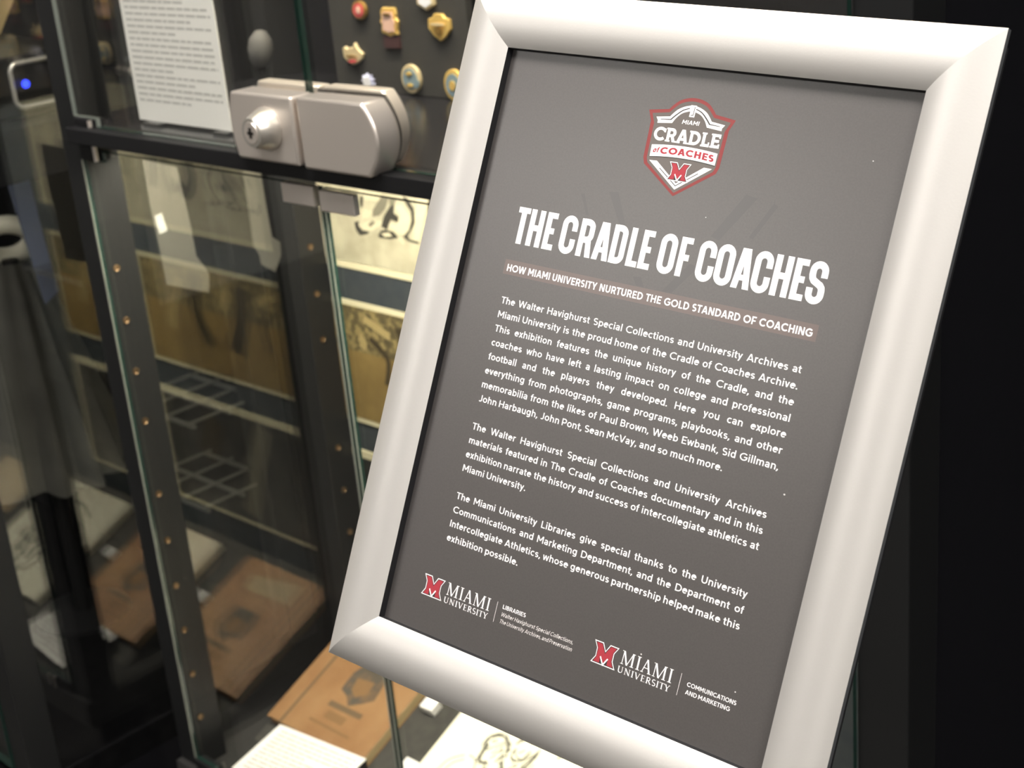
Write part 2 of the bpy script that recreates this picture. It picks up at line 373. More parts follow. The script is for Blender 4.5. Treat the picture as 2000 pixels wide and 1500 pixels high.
def serif(ch, h):
    """roman capital with thick and thin strokes"""
    K = h; k = h * .45; s = .16; t = .045
    def foot(x, y, wd=s): return rect(x - wd, y, x + wd, y + t) if y == 0 else rect(x - wd, 1 - t, x + wd, 1)
    if ch == 'I': return rect(.16 - K, 0, .16 + K, 1) + foot(.16, 0) + foot(.16, 1), .32
    if ch == 'M': return diag((.12, 0), (.15, 1), k) + rect(.95 - K, 0, .95 + K, 1) + diag((.53, 0), (.17, 1), K) + diag((.53, 0), (.93, 1), k) + foot(.12, 0, .12) + foot(.95, 0) + rect(0, 1 - t, .24, 1) + rect(.86, 1 - t, 1.11, 1), 1.11
    if ch == 'A': return diag((.12, 0), (.44, 1), k) + diag((.74, 0), (.44, 1), K) + rect(.22, .33, .64, .33 + t * 1.3) + foot(.12, 0, .12) + foot(.74, 0, .15), .89
    if ch == 'U': return ribbon([(.14, 1), (.14, .3)] + arc(.40, .3, .26, .27, 180, 270, 7), K * .9) + ribbon(arc(.40, .3, .26, .27, 270, 360, 7) + [(.66, 1)], k * 1.2) + foot(.14, 1, .14) + foot(.66, 1, .12), .80
    if ch == 'N': return rect(.14 - k, 0, .14 + k, 1) + rect(.72 - k, 0, .72 + k, 1) + diag((.72, 0), (.12, 1), K) + foot(.14, 0, .13) + foot(.72, 1, .13) + rect(0, 1 - t, .2, 1), .86
    if ch == 'V': return diag((.44, 0), (.14, 1), K) + diag((.44, 0), (.72, 1), k) + foot(.14, 1, .14) + foot(.72, 1, .11), .85
    if ch == 'E': return rect(.16 - K, 0, .16 + K, 1) + rect(.03, 0, .58, t * 1.2) + rect(.03, 1 - t * 1.2, .55, 1) + rect(.16, .5, .44, .5 + t * 1.2) + rect(.55, 0, .58, .2) + rect(.52, .8, .55, 1) + rect(.42, .4, .45, .64), .6
    if ch == 'R': return rect(.16 - K, 0, .16 + K, 1) + ribbon([(.16, 1 - t), (.34, 1 - t)] + arc(.34, .74, .20, .24, 90, -90, 9) + [(.16, .5)], K * .7) + diag((.68, 0), (.36, .5), K * .9) + foot(.16, 0) + foot(.68, 0, .1) + rect(.02, 1 - t, .2, 1), .76
    if ch == 'S':
        ry = .235; return ribbon(arc(.27, .735, .2, ry, 40, 270, 12)[:-1] + arc(.27, .265, .21, ry, 90, -140, 12), K * .8), .52
    if ch == 'T': return rect(.33 - K, 0, .33 + K, 1) + rect(0, 1 - t * 1.3, .66, 1) + foot(.33, 0) + rect(0, .8, .04, 1) + rect(.62, .8, .66, 1), .66
    if ch == 'Y': return diag((.39, .42), (.13, 1), K) + diag((.39, .42), (.66, 1), k) + rect(.39 - K, 0, .39 + K, .46) + foot(.39, 0) + foot(.13, 1, .13) + foot(.66, 1, .11), .78
    raise KeyError(ch)

def slab(ch, h):
    """heavy flared capital for the badge word"""
    w = 2 * h
    g, wd = sans(ch, h)
    e = .07
    if ch in 'RDLE': g = g + rect(-e, 0, w + e, .12) + rect(-e, .88, w + e, 1)
    if ch == 'L': g = g + rect(.45, 0, .56, .34)
    if ch == 'E': g = g + rect(.5, 0, .62, .30) + rect(.5, .70, .62, 1)
    if ch == 'A': g = g + rect(-e, 0, .30, .11) + rect(.56, 0, .86 + e, .11)
    if ch == 'R': g = g + rect(.5, 0, .76, .12)
    if ch == 'C': g = g + rect(.74, .64, .87, .92)
    return g, wd

def heavy(ch):
    """tall condensed headline capitals in mm on a 16.5 mm cap height; returns polygons and ink width"""
    H = 16.5; s = 2.82; b = 2.55
    def bowl(wd, a0, a1, cy): return arc(wd / 2, cy, wd / 2 - s / 2, wd / 2 - s / 2, a0, a1, 12)
    W = 8.3; r = W / 2; lo = r - .25; hi = H - r + .25
    if ch == 'T': return rect(0, H - b, 6.6, H) + rect(1.85, 0, 1.85 + 2.9, H), 6.6
    if ch == 'H': return rect(0, 0, s, H) + rect(7.8 - s, 0, 7.8, H) + rect(0, H / 2 - 1.25, 7.8, H / 2 + 1.35), 7.8
    if ch == 'E': return rect(0, 0, s, H) + rect(0, 0, 5.8, b) + rect(0, H - b, 5.7, H) + rect(0, H / 2 - 1.2, 5.0, H / 2 + 1.4), 5.8
    if ch == 'F': return rect(0, 0, s, H) + rect(0, H - b, 5.75, H) + rect(0, H / 2 - 1.5, 5.1, H / 2 + 1.1), 5.75
    if ch == 'L': return rect(0, 0, s, H) + rect(0, 0, 5.6, b), 5.6
    if ch == 'C': return ribbon([(W - s / 2, 10.1), (W - s / 2, hi)] + bowl(W, 0, 180, hi)[1:] + bowl(W, 180, 360, lo) + [(W - s / 2, 6.6)], s / 2), W
    if ch == 'O': return ribbon(bowl(W, 0, 180, hi) + bowl(W, 180, 360, lo), s / 2, True), W
    if ch == 'D': return rect(0, 0, s, H) + ribbon([(s / 2, H - b / 2), (3.9, H - b / 2)] + arc(3.7, H - 3.6, 7.5 - 3.7 - s / 2, 3.6 - b / 2, 90, 0, 6)[1:] + arc(3.7, 3.6, 7.5 - 3.7 - s / 2, 3.6 - b / 2, 0, -90, 6) + [(s / 2, b / 2)], 1.38), 7.5
    if ch == 'R': return rect(0, 0, s, H) + ribbon([(s / 2, H - b / 2), (3.8, H - b / 2)] + arc(3.7, H - 3.4, 7.65 - 3.7 - s / 2, 3.4 - b / 2, 90, 0, 6)[1:] + arc(3.7, 9.9, 7.65 - 3.7 - s / 2, 2.4, 0, -90, 6) + [(s / 2, 7.5)], 1.38) + diag((8.0 - 1.6, 0), (5.2, 7.9), s / 2), 8.0
    if ch == 'A': return diag((1.55, 0), (3.75, H), 1.45) + diag((8.6 - 1.55, 0), (8.6 - 3.75, H), 1.45) + rect(2.2, 3.4, 6.4, 5.7), 8.6
    if ch == 'S':
        W = 8.0; r = W / 2; lo = r - .25; hi = H - r + .25
        return ribbon([(W - s / 2, 10.4), (W - s / 2, hi)] + bowl(W, 0, 180, hi)[1:] + [(s / 2, 11.0), (s / 2 + .25, 9.9), (s / 2 + 1.0, 8.9), (W - s / 2 - 1.0, 7.3), (W - s / 2 - .25, 6.4), (W - s / 2, 5.3)] + bowl(W, 0, -180, lo) + [(s / 2, 6.0)], s / 2), W
    raise KeyError(ch)

def union(polys):
    """merge the overlapping pieces of one letter into a flat mesh without overlaps"""
    vs = []; fs = []
    for p in polys:
        a = sum(p[i][0] * p[(i + 1) % len(p)][1] - p[(i + 1) % len(p)][0] * p[i][1] for i in range(len(p)))
        p = p if a > 0 else list(reversed(p))
        fs.append(list(range(len(vs), len(vs) + len(p)))); vs += [Vector((x, y)) for x, y in p]
    r = geometry.delaunay_2d_cdt(vs, [], fs, 1, 1e-5)
    return [[tuple(r[0][i]) for i in f] for f, o in zip(r[2], r[5]) if o]

def smooth(pts, k=6):
    out = []; n = len(pts)
    for i in range(n - 1):
        p0, p1, p2, p3 = pts[max(0, i - 1)], pts[i], pts[i + 1], pts[min(n - 1, i + 2)]
        for j in range(k):
            t = j / k
            out.append(tuple(.5 * (2 * b + (c - a) * t + (2 * a - 5 * b + 4 * c - d) * t * t + (3 * b - a - 3 * c + d) * t ** 3) for a, b, c, d in zip(p0, p1, p2, p3)))
    return out + [pts[-1]]

_CACHE = {}
def lay(mb, m, text, x0, x1, base, cap, h, z, glyphs=sans, xs=None, space=0.34, slant=0.0, bend=None, track=0.0):
    """set one line of type between x0 and x1 (mm). With xs the letters keep that width and the word gaps justify the line"""
    items = []; nat = 0.0; nsp = text.count(' ')
    words = text.split(' ')
    wl = []
    for wd in words:
        x = 0.0; row = []
        for i, ch in enumerate(wd):
            key = (glyphs.__name__, ch, h)
            if key not in _CACHE:
                g, aw = glyphs(ch, h); _CACHE[key] = (union(g), aw)
            g, aw = _CACHE[key]
            if i: x += bear(wd[i - 1], False) + bear(ch, True) + track
            row.append((x, g)); x += aw
        wl.append((row, x))
    tot = sum(a for _, a in wl)
    if xs is None:
        k = (x1 - x0) / ((tot + nsp * space) * cap); gap = space * cap * k
    else:
        k = xs; gap = (x1 - x0 - tot * cap * k) / max(1, nsp)
    x = x0
    for row, a in wl:
        for gx, g in row:
            for poly in g:
                pts = []
                for p in poly:
                    px = x + (gx + p[0] + slant * p[1]) * cap * k; py = base + p[1] * cap
                    if bend: py += bend(px)
                    pts.append((px * .001, py * .001, z))
                mb.poly(pts, m)
        x += a * cap * k + gap
    return gap

# ------------------------------------------------------------------ the room
def struct(mb, name, label=None, **k):
    o = mb.build(name, **k); o['kind'] = 'structure'
    if label: o['label'] = label
    return o
RX0, RX1, RY0, RY1, RZ = -4.2, 2.6, -4.4, 2.2, 2.75
b = MB(); b.box(RX0, RX1, RY0, RY1, -.1, 0, M['carpet']); struct(b, 'floor')
b = MB(); b.box(RX0, RX1, RY0, RY1, RZ, RZ + .1, M['ceiling']); struct(b, 'ceiling')
b = MB(); b.box(RX0 - .1, RX0, RY0, RY1, 0, RZ, M['wall']); struct(b, 'wall_left')
b = MB(); b.box(RX1, RX1 + .1, RY0, RY1, 0, RZ, M['wall']); struct(b, 'wall_right')
b = MB(); b.box(RX0, RX1, RY0 - .1, RY0, 0, RZ, M['wall']); struct(b, 'wall_front')
b = MB(); b.box(RX0, RX1, RY1, RY1 + .1, 0, RZ, M['wall']); struct(b, 'wall_back')

for k, (cx, cy, lab) in enumerate([(-0.7, 0.10, 'square ceiling light panel in front of the display cases'),
                                   (1.2, 0.05, 'square ceiling light panel in front of the black curtain'),
                                   (-2.0, -2.05, 'unseen square ceiling panel added at the far end to haze the sign, on the display case side'),
                                   (1.2, -2.6, 'square ceiling light panel at the far end, on the curtain side')]):
    e = empty('ceiling_light', (cx, cy, RZ), lab, 'ceiling light', 'ceiling lights')  # panels out of view, set to light the sign and haze its sheet
    f = MB()
    for x0, x1, y0, y1 in ((-.62, .62, -.34, -.30), (-.62, .62, .30, .34), (-.62, -.58, -.30, .30), (.58, .62, -.30, .30)):
        f.box(cx + x0, cx + x1, cy + y0, cy + y1, RZ - .03, RZ, M['white_trim'])
    part(f, 'frame', e)
    d = MB(); d.box(cx - .58, cx + .58, cy - .30, cy + .30, RZ - .02, RZ - .005, M['panel_light' if cy > -1 else 'panel_light_far']); part(d, 'diffuser', e)

# ------------------------------------------------------------------ black curtain behind the sign
b = MB(); n = 260; x0, x1 = -2.9, 2.2
pts = []
for i in range(n + 1):
    t = i / n; x = x0 + (x1 - x0) * t
    pts.append((x, 1.16 + 0.022 * math.sin(x * 33) + 0.012 * math.sin(x * 71 + 1)))
vs = [(x, y, z) for (x, y) in pts for z in (0.02, 2.55)] + [(x, y + .004, z) for (x, y) in pts for z in (0.02, 2.55)]
fs = []
N2 = 2 * (n + 1)
for i in range(n):
    fs.append((2 * i, 2 * i + 2, 2 * i + 3, 2 * i + 1)); fs.append((N2 + 2 * i, N2 + 2 * i + 1, N2 + 2 * i + 3, N2 + 2 * i + 2))
    fs.append((2 * i, N2 + 2 * i, N2 + 2 * i + 2, 2 * i + 2)); fs.append((2 * i + 1, 2 * i + 3, N2 + 2 * i + 3, N2 + 2 * i + 1))
fs.append((0, 1, N2 + 1, N2)); fs.append((2 * n, N2 + 2 * n, N2 + 2 * n + 1, 2 * n + 1))
b.mesh(vs, fs, M['curtain'])
cur = empty('curtain', (-0.35, 1.16, 0), 'plain black curtain hanging behind the sign and the display cases', 'curtain')
part(b, 'drape', cur, smooth=True, fix=False)
b = MB(); b.tube([(x0 - .05, 1.16, 2.575), (x1 + .05, 1.16, 2.575)], .014, M['black_metal']); part(b, 'curtain_rail', cur, smooth=True)
for xx in (x0 + .05, x1 - .05):
    b = MB(); b.box(xx - .01, xx + .01, 1.15, 1.17, 2.58, RZ, M['black_metal']); part(b, 'hanger', cur)

# ------------------------------------------------------------------ the sign on its stand
SO = Vector((-0.395, 0.53, 0.0))
sign = empty('sign_stand', SO, 'silver framed grey sign titled THE CRADLE OF COACHES on a floor stand', 'sign')
PO = Vector((-0.4930952, 0.5024000, 1.3431544)); AX = Vector((0.9966874, 0.0659085, -0.0476475)); AY = Vector((0.0152081, 0.4244929, 0.9053035)); AZ = Vector((0.0798933, -0.9030293, 0.4220844))
PM = Matrix.Identity(4)
for i in range(3):
    PM[i][0] = AX[i]; PM[i][1] = AY[i]; PM[i][2] = AZ[i]; PM[i][3] = (PO - SO)[i]
W_, H_ = 0.2032, 0.26708                      # opening of the frame; origin at its top left corner, y up
RW = 0.0255
# rail cross-section: (distance outward from the opening, height above the lip)
prof = []
for i in range(15):
    t = i / 14; a = math.radians(-36 + 72 * t); R_ = RW / 2 / math.sin(math.radians(36))
    prof.append((RW / 2 + R_ * math.sin(a), R_ * math.cos(a) - R_ * math.cos(math.radians(36))))
prof = [(0, -.0045), (0, 0)] + prof[1:-1] + [(RW, 0), (RW, -.0028), (RW - .0012, -.0045)]
cor = [(0, 0, -1, 1), (W_, 0, 1, 1), (W_, -H_, 1, -1), (0, -H_, -1, -1)]
for k, nm in enumerate(('top', 'right', 'bottom', 'left')):
    a = cor[k]; c = cor[(k + 1) % 4]
    b = MB(); vs = []
    for (d, hh) in prof:
        vs.append((a[0] + a[2] * d, a[1] + a[3] * d, hh)); vs.append((c[0] + c[2] * d, c[1] + c[3] * d, hh))
    n = len(prof)
    for i in range(n - 1):
        mt = M['dark_fill'] if i == 0 else (M['alu_edge'] if i >= n - 3 else M['alu'])
        b.mesh([vs[2 * i], vs[2 * i + 1], vs[2 * i + 3], vs[2 * i + 2]], [(0, 1, 2, 3)], mt)
    b.mesh([vs[0], vs[1], vs[2 * n - 1], vs[2 * n - 2]], [(0, 1, 2, 3)], M['alu_edge'])
    b.poly([vs[2 * i] for i in range(n)], M['alu_edge']); b.poly([vs[2 * i + 1] for i in reversed(range(n))], M['alu_edge'])
    o = b.build('frame_rail', sign, matrix=PM, smooth=True)
b = MB(); e_ = RW - .004
b.box(-e_, W_ + e_, -H_ - e_, e_, -.014, -.0047, M['dark_fill']); b.build('backing_board', sign, matrix=PM)
b = MB(); b.tube([(W_ / 2, -H_ / 2, -.014), (W_ / 2, -H_ / 2, -.05)], .02, M['pole'], 20); b.build('neck', sign, matrix=PM, smooth=True)
b = MB(); b.tube([(SO.x, SO.y, .015), (SO.x, SO.y, 1.215)], .016, M['pole'], 24); part(b, 'pole', sign, smooth=True)
b = MB(); b.lathe([(0, .17), (.008, .17), (.016, .16), (.02, .03)], (SO.x, SO.y, 0), (0, 0, 1), M['black_metal'], 40); part(b, 'base_plate', sign, smooth=True)

b = MB(); b.box(-.003, W_ + .003, -H_ - .003, .003, -.0046, -.0040, M['print'])
sheet = b.build('poster_sheet', sign, matrix=PM); sheet['label'] = 'grey printed sheet with white text and red emblems'
Z0 = -.0040
def zz(k): return Z0 + 0.000012 * (k + 1)
def ink(mb, pts, m, k): mb.poly([(x * .001, y * .001, zz(k)) for x, y in pts], m)
def flat(mb, name): 
    # faces up
    o = mb.build(name, sheet, fix=False)
    me = o.data; bm = bmesh.new(); bm.from_mesh(me)
    bm.normal_update()
    for f in bm.faces:
        if f.normal.z < 0: f.normal_flip()
    bm.to_mesh(me); bm.free(); return o

# faint stripes printed behind the text
for s_ in ([(69.9, -56.3), (74.6, -55.7), (82.1, -69.1), (79, -69.6)], [(55.5, -59), (57.3, -58.8), (62.1, -67.6), (60.7, -67.8)],
           [(136.1, -48.2), (141.6, -49.1), (128.5, -68.4), (124.3, -67.3)], [(149.4, -50), (151.6, -51), (143.7, -65.5), (141.8, -64.8)],
           [(117.7, -79.8), (122, -80.6), (112, -93.2), (107.3, -93.2)], [(91.6, -89.7), (95.8, -89.4), (98.2, -93.2), (94.2, -93.2)]):
    b = MB(); ink(b, s_, M['ink_stripe'], 0); flat(b, 'background_stripe')

# big M monogram: outline, core and white notch; drawn on a 12.6 x 9.45 box around (cx, top)
def mono(mb, cx, top, sx, sy, k, rim):
    q = lambda pts: [(cx + x * sx, top + y * sy) for x, y in pts]
    def both(half): return half + [(-x, y) for x, y in reversed(half) if abs(x) > 1e-6]
    out = both([(0, -3.2), (1.75, 0), (6.25, 0), (4.45, -3.0), (4.42, -6.4), (6.25, -9.45), (0, -9.45)])
    mid = both([(0, -3.75), (2.0, -.42), (5.6, -.42), (4.1, -2.95), (4.05, -6.5), (5.6, -9.05), (0, -9.05)])
    core = both([(0, -4.35), (2.25, -.72), (5.0, -.72), (3.85, -2.9), (3.8, -6.6), (4.95, -8.75), (1.9, -8.75), (2.0, -6.0), (0, -8.95)])
    ink(mb, q(out), rim, k); ink(mb, q(mid), M['ink_dark'], k + 1); ink(mb, q(core), M['ink_red'], k + 2)
    for seg_ in ribbon([(-1.9, -6.0), (0, -9.1), (1.9, -6.0)], .32): ink(mb, q(seg_), M['ink_white'], k + 3)

# shield emblem
b = MB(); cx = 101.9
def sym(half): return [(cx + x, y) for x, y in half] + [(cx - x, y) for x, y in reversed(half) if x > 1e-6]
ink(b, sym(smooth([(0, -12.15), (3.1, -12.45), (7.0, -13.8), (9.9, -16.1), (11.5, -17.9)]) + [(21.45, -19.2), (19.3, -23.8), (18.9, -39.3), (17.9, -41.9), (0, -53.7)]), M['ink_rim'], 1)
ink(b, sym(smooth([(0, -13.6), (2.7, -13.85), (6.3, -15.0), (8.9, -17.1), (11.0, -19.25)]) + [(19.4, -20.4), (17.5, -24.4), (17.15, -39.3), (16.3, -41.3), (0, -52.3)]), M['ink_core'], 2)
for sg in (-1, 1):
    F = lambda pts: [(cx + sg * x, y) for x, y in pts]
    ink(b, F(smooth([(1.0, -15.35), (4.0, -16.1), (6.9, -17.5), (8.9, -19.3), (10.3, -20.95)]) + [(17.0, -21.75), (15.9, -23.2), (15.9, -24.3)] + smooth([(8.6, -23.6), (7.0, -21.1), (4.4, -18.9), (1.0, -17.8)])), M['ink_white'], 3)
    ink(b, F(smooth([(1.2, -16.35), (4.6, -17.5), (7.6, -19.8), (9.8, -22.0)]) + [(14.8, -22.4), (14.6, -22.65)] + smooth([(9.4, -22.4), (7.2, -20.2), (4.4, -17.95), (1.2, -16.75)])), M['ink_dark'], 4)
ink(b, [(100.7, -15.2), (103.5, -15.2), (103.4, -20.15), (100.8, -20.15), (100.85, -18.0), (100.2, -17.4)], M['ink_white'], 5)
for sg_ in ribbon([(102.75, -15.8), (102.6, -19.3), (101.5, -19.45)], .16): ink(b, sg_, M['ink_dark'], 6)
lay(b, M['ink_white'], 'MIAMI', 98.1, 106.4, -23.35, 1.75, .085, zz(5), slant=.12)
lay(b, M['ink_white'], 'CRADLE', 85.6, 118.2, -31.55, 5.85, .108, zz(5), glyphs=slab, track=.0)
bend = lambda x: 1.0 * (1 - ((x - cx) / 16.4) ** 2)
top = [(85.8 + 32.7 * i / 12, -33.6 + bend(85.8 + 32.7 * i / 12)) for i in range(13)]
bot = [(86.0 + 32.4 * i / 12, -38.6 + bend(86.0 + 32.4 * i / 12)) for i in range(13)]
ink(b, [(x, y - .35) for x, y in top] + [(x, y - .4) for x, y in reversed(bot)], M['ink_dark'], 3)
ink(b, top + list(reversed(bot)), M['ink_white'], 4)
lay(b, M['ink_red'], 'of', 86.9, 89.6, -37.0, 2.3, .11, zz(6), slant=.25, bend=bend)
lay(b, M['ink_red'], 'COACHES', 90.7, 117.3, -37.55, 2.9, .12, zz(6), bend=bend)
ink(b, [(cx - 15.6, -40.2), (cx - 11.7, -40.05), (cx, -48.2), (cx + 11.7, -40.05), (cx + 15.6, -40.2), (cx, -50.9)], M['ink_white'], 4)
for sg_ in ribbon([(cx - 9.6, -42.9), (cx, -49.3), (cx + 9.6, -42.9)], .17): ink(b, sg_, M['ink_dark'], 5)
mono(b, 102.1, -39.5, .86, .83, 7, M['ink_white'])
o = flat(b, 'shield_emblem'); o['label'] = 'shield emblem with dull red rim and red M'

# headline
b = MB()
for ch, x in zip('THECRADLEOFCOACHES', (24.2, 31.55, 40.75, 49.7, 59.6, 68.15, 77.2, 86.25, 92.45, 101.7, 111.4, 120.8, 129.7, 138.4, 147.2, 156.4, 165.35, 171.9)):
    g, a = heavy(ch)
    for poly in union(g): b.poly([((x + p[0]) * .001, (-85.85 + p[1]) * .001, zz(3)) for p in poly], M['ink_white'])
o = flat(b, 'headline'); o['label'] = 'tall white headline THE CRADLE OF COACHES'

b = MB(); ink(b, [(22.85, -100.2), (181.1, -100.2), (181.1, -93.5), (22.85, -93.5)], M['ink_band'], 1)
lay(b, M['ink_white'], 'HOW MIAMI UNIVERSITY NURTURED THE GOLD STANDARD OF COACHING', 24.7, 179.2, -98.65, 3.2, .096, zz(3), space=.45)
o = flat(b, 'subtitle_band'); o['label'] = 'rosy band with white subtitle'

P1 = ['The Walter Havighurst Special Collections and University Archives at', 'Miami University is the proud home of the Cradle of Coaches Archive.',
      'This exhibition features the unique history of the Cradle, and the', 'coaches who have left a lasting impact on college and professional',
      'football and the players they developed. Here you can explore', 'everything from photographs, game programs, playbooks, and other',
      'memorabilia from the likes of Paul Brown, Weeb Ewbank, Sid Gillman,', 'John Harbaugh, John Pont, Sean McVay, and so much more.']
P2 = ['The Walter Havighurst Special Collections and University Archives', 'materials featured in The Cradle of Coaches documentary and in this',
      'exhibition narrate the history and success of intercollegiate athletics at', 'Miami University.']
P3 = ['The Miami University Libraries give special thanks to the University', 'Communications and Marketing Department, and the Department of',
      'Intercollegiate Athletics, whose generous partnership helped make this', 'exhibition possible.']
HB = 0.075; CAP = 3.05; PITCH = 6.47; FIRST = -113.3; ENDS = {7: 154.4, 12: 62.1, 17: 67.1}
GAPS = []
for start, lines in ((0, P1), (9, P2), (14, P3)):
    b = MB()
    for i, t in enumerate(lines):
        r = start + i; y = FIRST - PITCH * r
        if r in ENDS: lay(b, M['ink_white'], t, 25.6, ENDS[r], y, CAP, HB, zz(3), space=.42)
        else: GAPS.append(round(lay(b, M['ink_white'], t, 25.6, 178.3, y, CAP, HB, zz(3), xs=1.25) / CAP, 2))
    flat(b, 'paragraph')
print('word gaps', GAPS)

def logo(x0):
    b = MB(); d = x0 - 18.0
    mono(b, x0 + 6.27, -241.05, 1.0, 1.0, 2, M['ink_white'])
    lay(b, M['ink_white'], 'MIAMI', d + 32.4, d + 57.6, -246.75, 5.65, .068, zz(3), glyphs=serif)
    lay(b, M['ink_white'], 'UNIVERSITY', d + 31.8, d + 57.7, -250.5, 2.65, .075, zz(3), glyphs=serif)
    ink(b, [(d + 61.2, -250.4), (d + 61.45, -250.4), (d + 61.55, -241.2), (d + 61.3, -241.2)], M['ink_dim'], 3)
    return b
b = logo(18.0)
lay(b, M['ink_white'], 'LIBRARIES', 64.7, 77.6, -243.4, 1.85, .085, zz(3))
lay(b, M['ink_dim'], 'Walter Havighurst Special Collections,', 64.5, 104.3, -246.75, 1.8, .072, zz(3), slant=.24)
lay(b, M['ink_dim'], 'The University Archives, and Preservation', 64.5, 104.5, -249.85, 1.8, .072, zz(3), slant=.24)
o = flat(b, 'university_logo'); o['label'] = 'university logo with red M and LIBRARIES line'
b = logo(114.75)
lay(b, M['ink_white'], 'COMMUNICATIONS', 161.6, 184.6, -245.45, 1.8, .085, zz(3))
lay(b, M['ink_white'], 'AND MARKETING', 161.6, 182.5, -248.65, 1.8, .085, zz(3))
o = flat(b, 'university_logo'); o['label'] = 'university logo with red M and COMMUNICATIONS AND MARKETING line'
# specks of dust on the sheet
for x, y, r in ((183.6, -160.5, .45), (137.9, -240.0, .4), (183.0, -240.5, .35), (187, -28, .3), (120, -60, .25)):
    b = MB(); ink(b, arc(x, y, r, r * .8, 0, 330, 8), M['ink_dim'], 4); flat(b, 'dust_speck')

# ------------------------------------------------------------------ display cases
def pane(outline, y0, y1, edges, face=None):
    """glass pane in the XZ plane; edges maps edge index -> material"""
    mb = MB(); n = len(outline); face = face or M['glass_door']
    mb.poly([(x, y0, z) for x, z in outline], face); mb.poly([(x, y1, z) for x, z in reversed(outline)], face)
    for i in range(n):
        p, q = outline[i], outline[(i + 1) % n]
        mb.poly([(p[0], y0, p[1]), (p[0], y1, p[1]), (q[0], y1, q[1]), (q[0], y0, q[1])], edges.get(i, M['glass_edge']))
    return mb

def case_shell(root, XL, XR, glass_x, yf=.722, back='backing'):
    def P(name, x0, x1, y0, y1, z0, z1, m, **k):
        q = MB(); q.box(x0, x1, y0, y1, z0, z1, m); return part(q, name, root, **k)
    P('plinth', XL, XR, yf + .003, .995, 0, .47, M['black_gloss'])
    P('deck', XL, XR, yf - .007, .995, .47, .503, M['fabric_dark' if back == 'backing' else back])
    P('top', XL, XR, yf - .007, .995, 1.92, 1.97, M['black_metal'], bevel=.002)
    ups = []
    for (x0, x1) in ((XL, XL + .036), (XR - .036, XR)):
        for (y0, y1) in ((yf, yf + .035), (.948, .985)):
            ups.append(P('upright', x0, x1, y0, y1, .503, 1.92, M['upright'], bevel=.0012))
    P('back_panel', XL, XR, .9855, .995, .503, 1.187, M[back])
    P('back_panel', XL, XR, .9855, .995, 1.187, 1.92, M['black_gloss'])
    for gx in glass_x:
        q = MB(); q.box(gx - .003, gx + .003, yf + .035, .948, .503, 1.92, M['glass_side']); part(q, 'side_glass', root)
    return P, ups

XL, XR = -1.30, -0.415
case = empty('display_case', (-.8575, .86, 0), 'locked black framed glass display case with photographs and a tan book inside', 'display case', 'glass display cases')
P, ups = case_shell(case, XL, XR, (-1.290,))
P('side_panel', -.428, -.418, .757, .948, .503, 1.92, M['black_gloss'])  # unseen side, made opaque to keep LED light off the curtain
P('divider_shelf', XL + .012, XR - .012, .731, .985, 1.1945, 1.2035, M['black_gloss'])
P('front_rail', XL + .037, XR - .037, .706, .731, 1.1895, 1.2035, M['black_metal'], bevel=.001)
P('led_strip', XL + .06, XR - .06, .800, .812, 1.1925, 1.1944, M['led_low'])
P('led_strip', XL + .06, XR - .06, .760, .772, 1.914, 1.9195, M['led_up'])
P('light_block', XL + .05, XR - .05, .7850, .7905, 1.1860, 1.1944, M['black_metal'])  # unseen bar added to keep LED light off the doors' top edge
# shelf pin sockets on the inner faces of the left uprights
for up, y, zs in ((ups[0], .7325, (1.063, 1.0105, .958, .9054, .826, .7735, .7216, .669, .616, .563)), (ups[1], .9635, (1.0745, 1.0221, .970, .918, .790, .738, .686, .634))):
    for z in zs:
        q = MB(); q.lathe([(0, .0034), (.0012, .0034), (.0014, .0026), (.0006, .0016)], (-1.264, y, z), (1, 0, 0), M['brass'], 14); part(q, 'shelf_pin_socket', up, smooth=True)
for y, z in ((.775, 1.236), ):
    q = MB(); q.lathe([(0, .004), (.004, .0052), (.009, .0045), (.011, .002)], (-1.287, .80, 1.236), (1, 0, 0), M['steel'], 16); part(q, 'shelf_pin', case, smooth=True)
# doors
DL, DM0, DM1, DR = -1.2640, -.9205, -.9165, -.4515
E1, E2 = M['glass_edge_pale'], M['glass_edge']
part(pane([(DL, 1.2120), (DL + .0365, 1.2115), (DL + .0370, 1.2040), (DM0, 1.2040), (DM0, 1.90), (DL, 1.90)], .718, .7222, {0: E1, 1: E1, 5: E1}), 'glass_door', case)
part(pane([(DM1, 1.2040), (DR, 1.2040), (DR, 1.90), (DM1, 1.90)], .718, .7222, {3: E2}), 'glass_door', case)
part(pane([(DL, .5200), (DL + .036, .5200), (DL + .036, .512), (DM0, .512), (DM0, 1.1815), (DL + .036, 1.1815), (DL + .036, 1.1715), (DL, 1.1715)], .718, .7222, {}), 'glass_door', case)
part(pane([(DM1, .512), (DR, .512), (DR, 1.1815), (DM1, 1.1815)], .718, .7222, {3: E2}), 'glass_door', case)
for z0, z1 in ((1.2036, 1.2108), (1.1725, 1.1890), (.5035, .5190)):
    q = MB(); q.box(DL + .002, DL + .034, .716, .728, z0, z1, M['black_metal']); h_ = part(q, 'pivot_hinge', case, bevel=.001)
    q = MB(); q.tube([(DL + .0325, .714, z0 + .001), (DL + .0325, .714, z1 - .0005)], .0022, M['steel'], 10); part(q, 'hinge_pin', h_, smooth=True)
for x0, x1, z0, z1 in ((DM0 - .0014, DM0, .512, 1.1815), (DM1, DM1 + .0014, .512, 1.1815), (DL, DL + .0020, .520, 1.1715)):
    q = MB(); q.box(x0, x1, .7174, .7179, z0, z1, M['glass_arris']); part(q, 'arris_highlight', case)
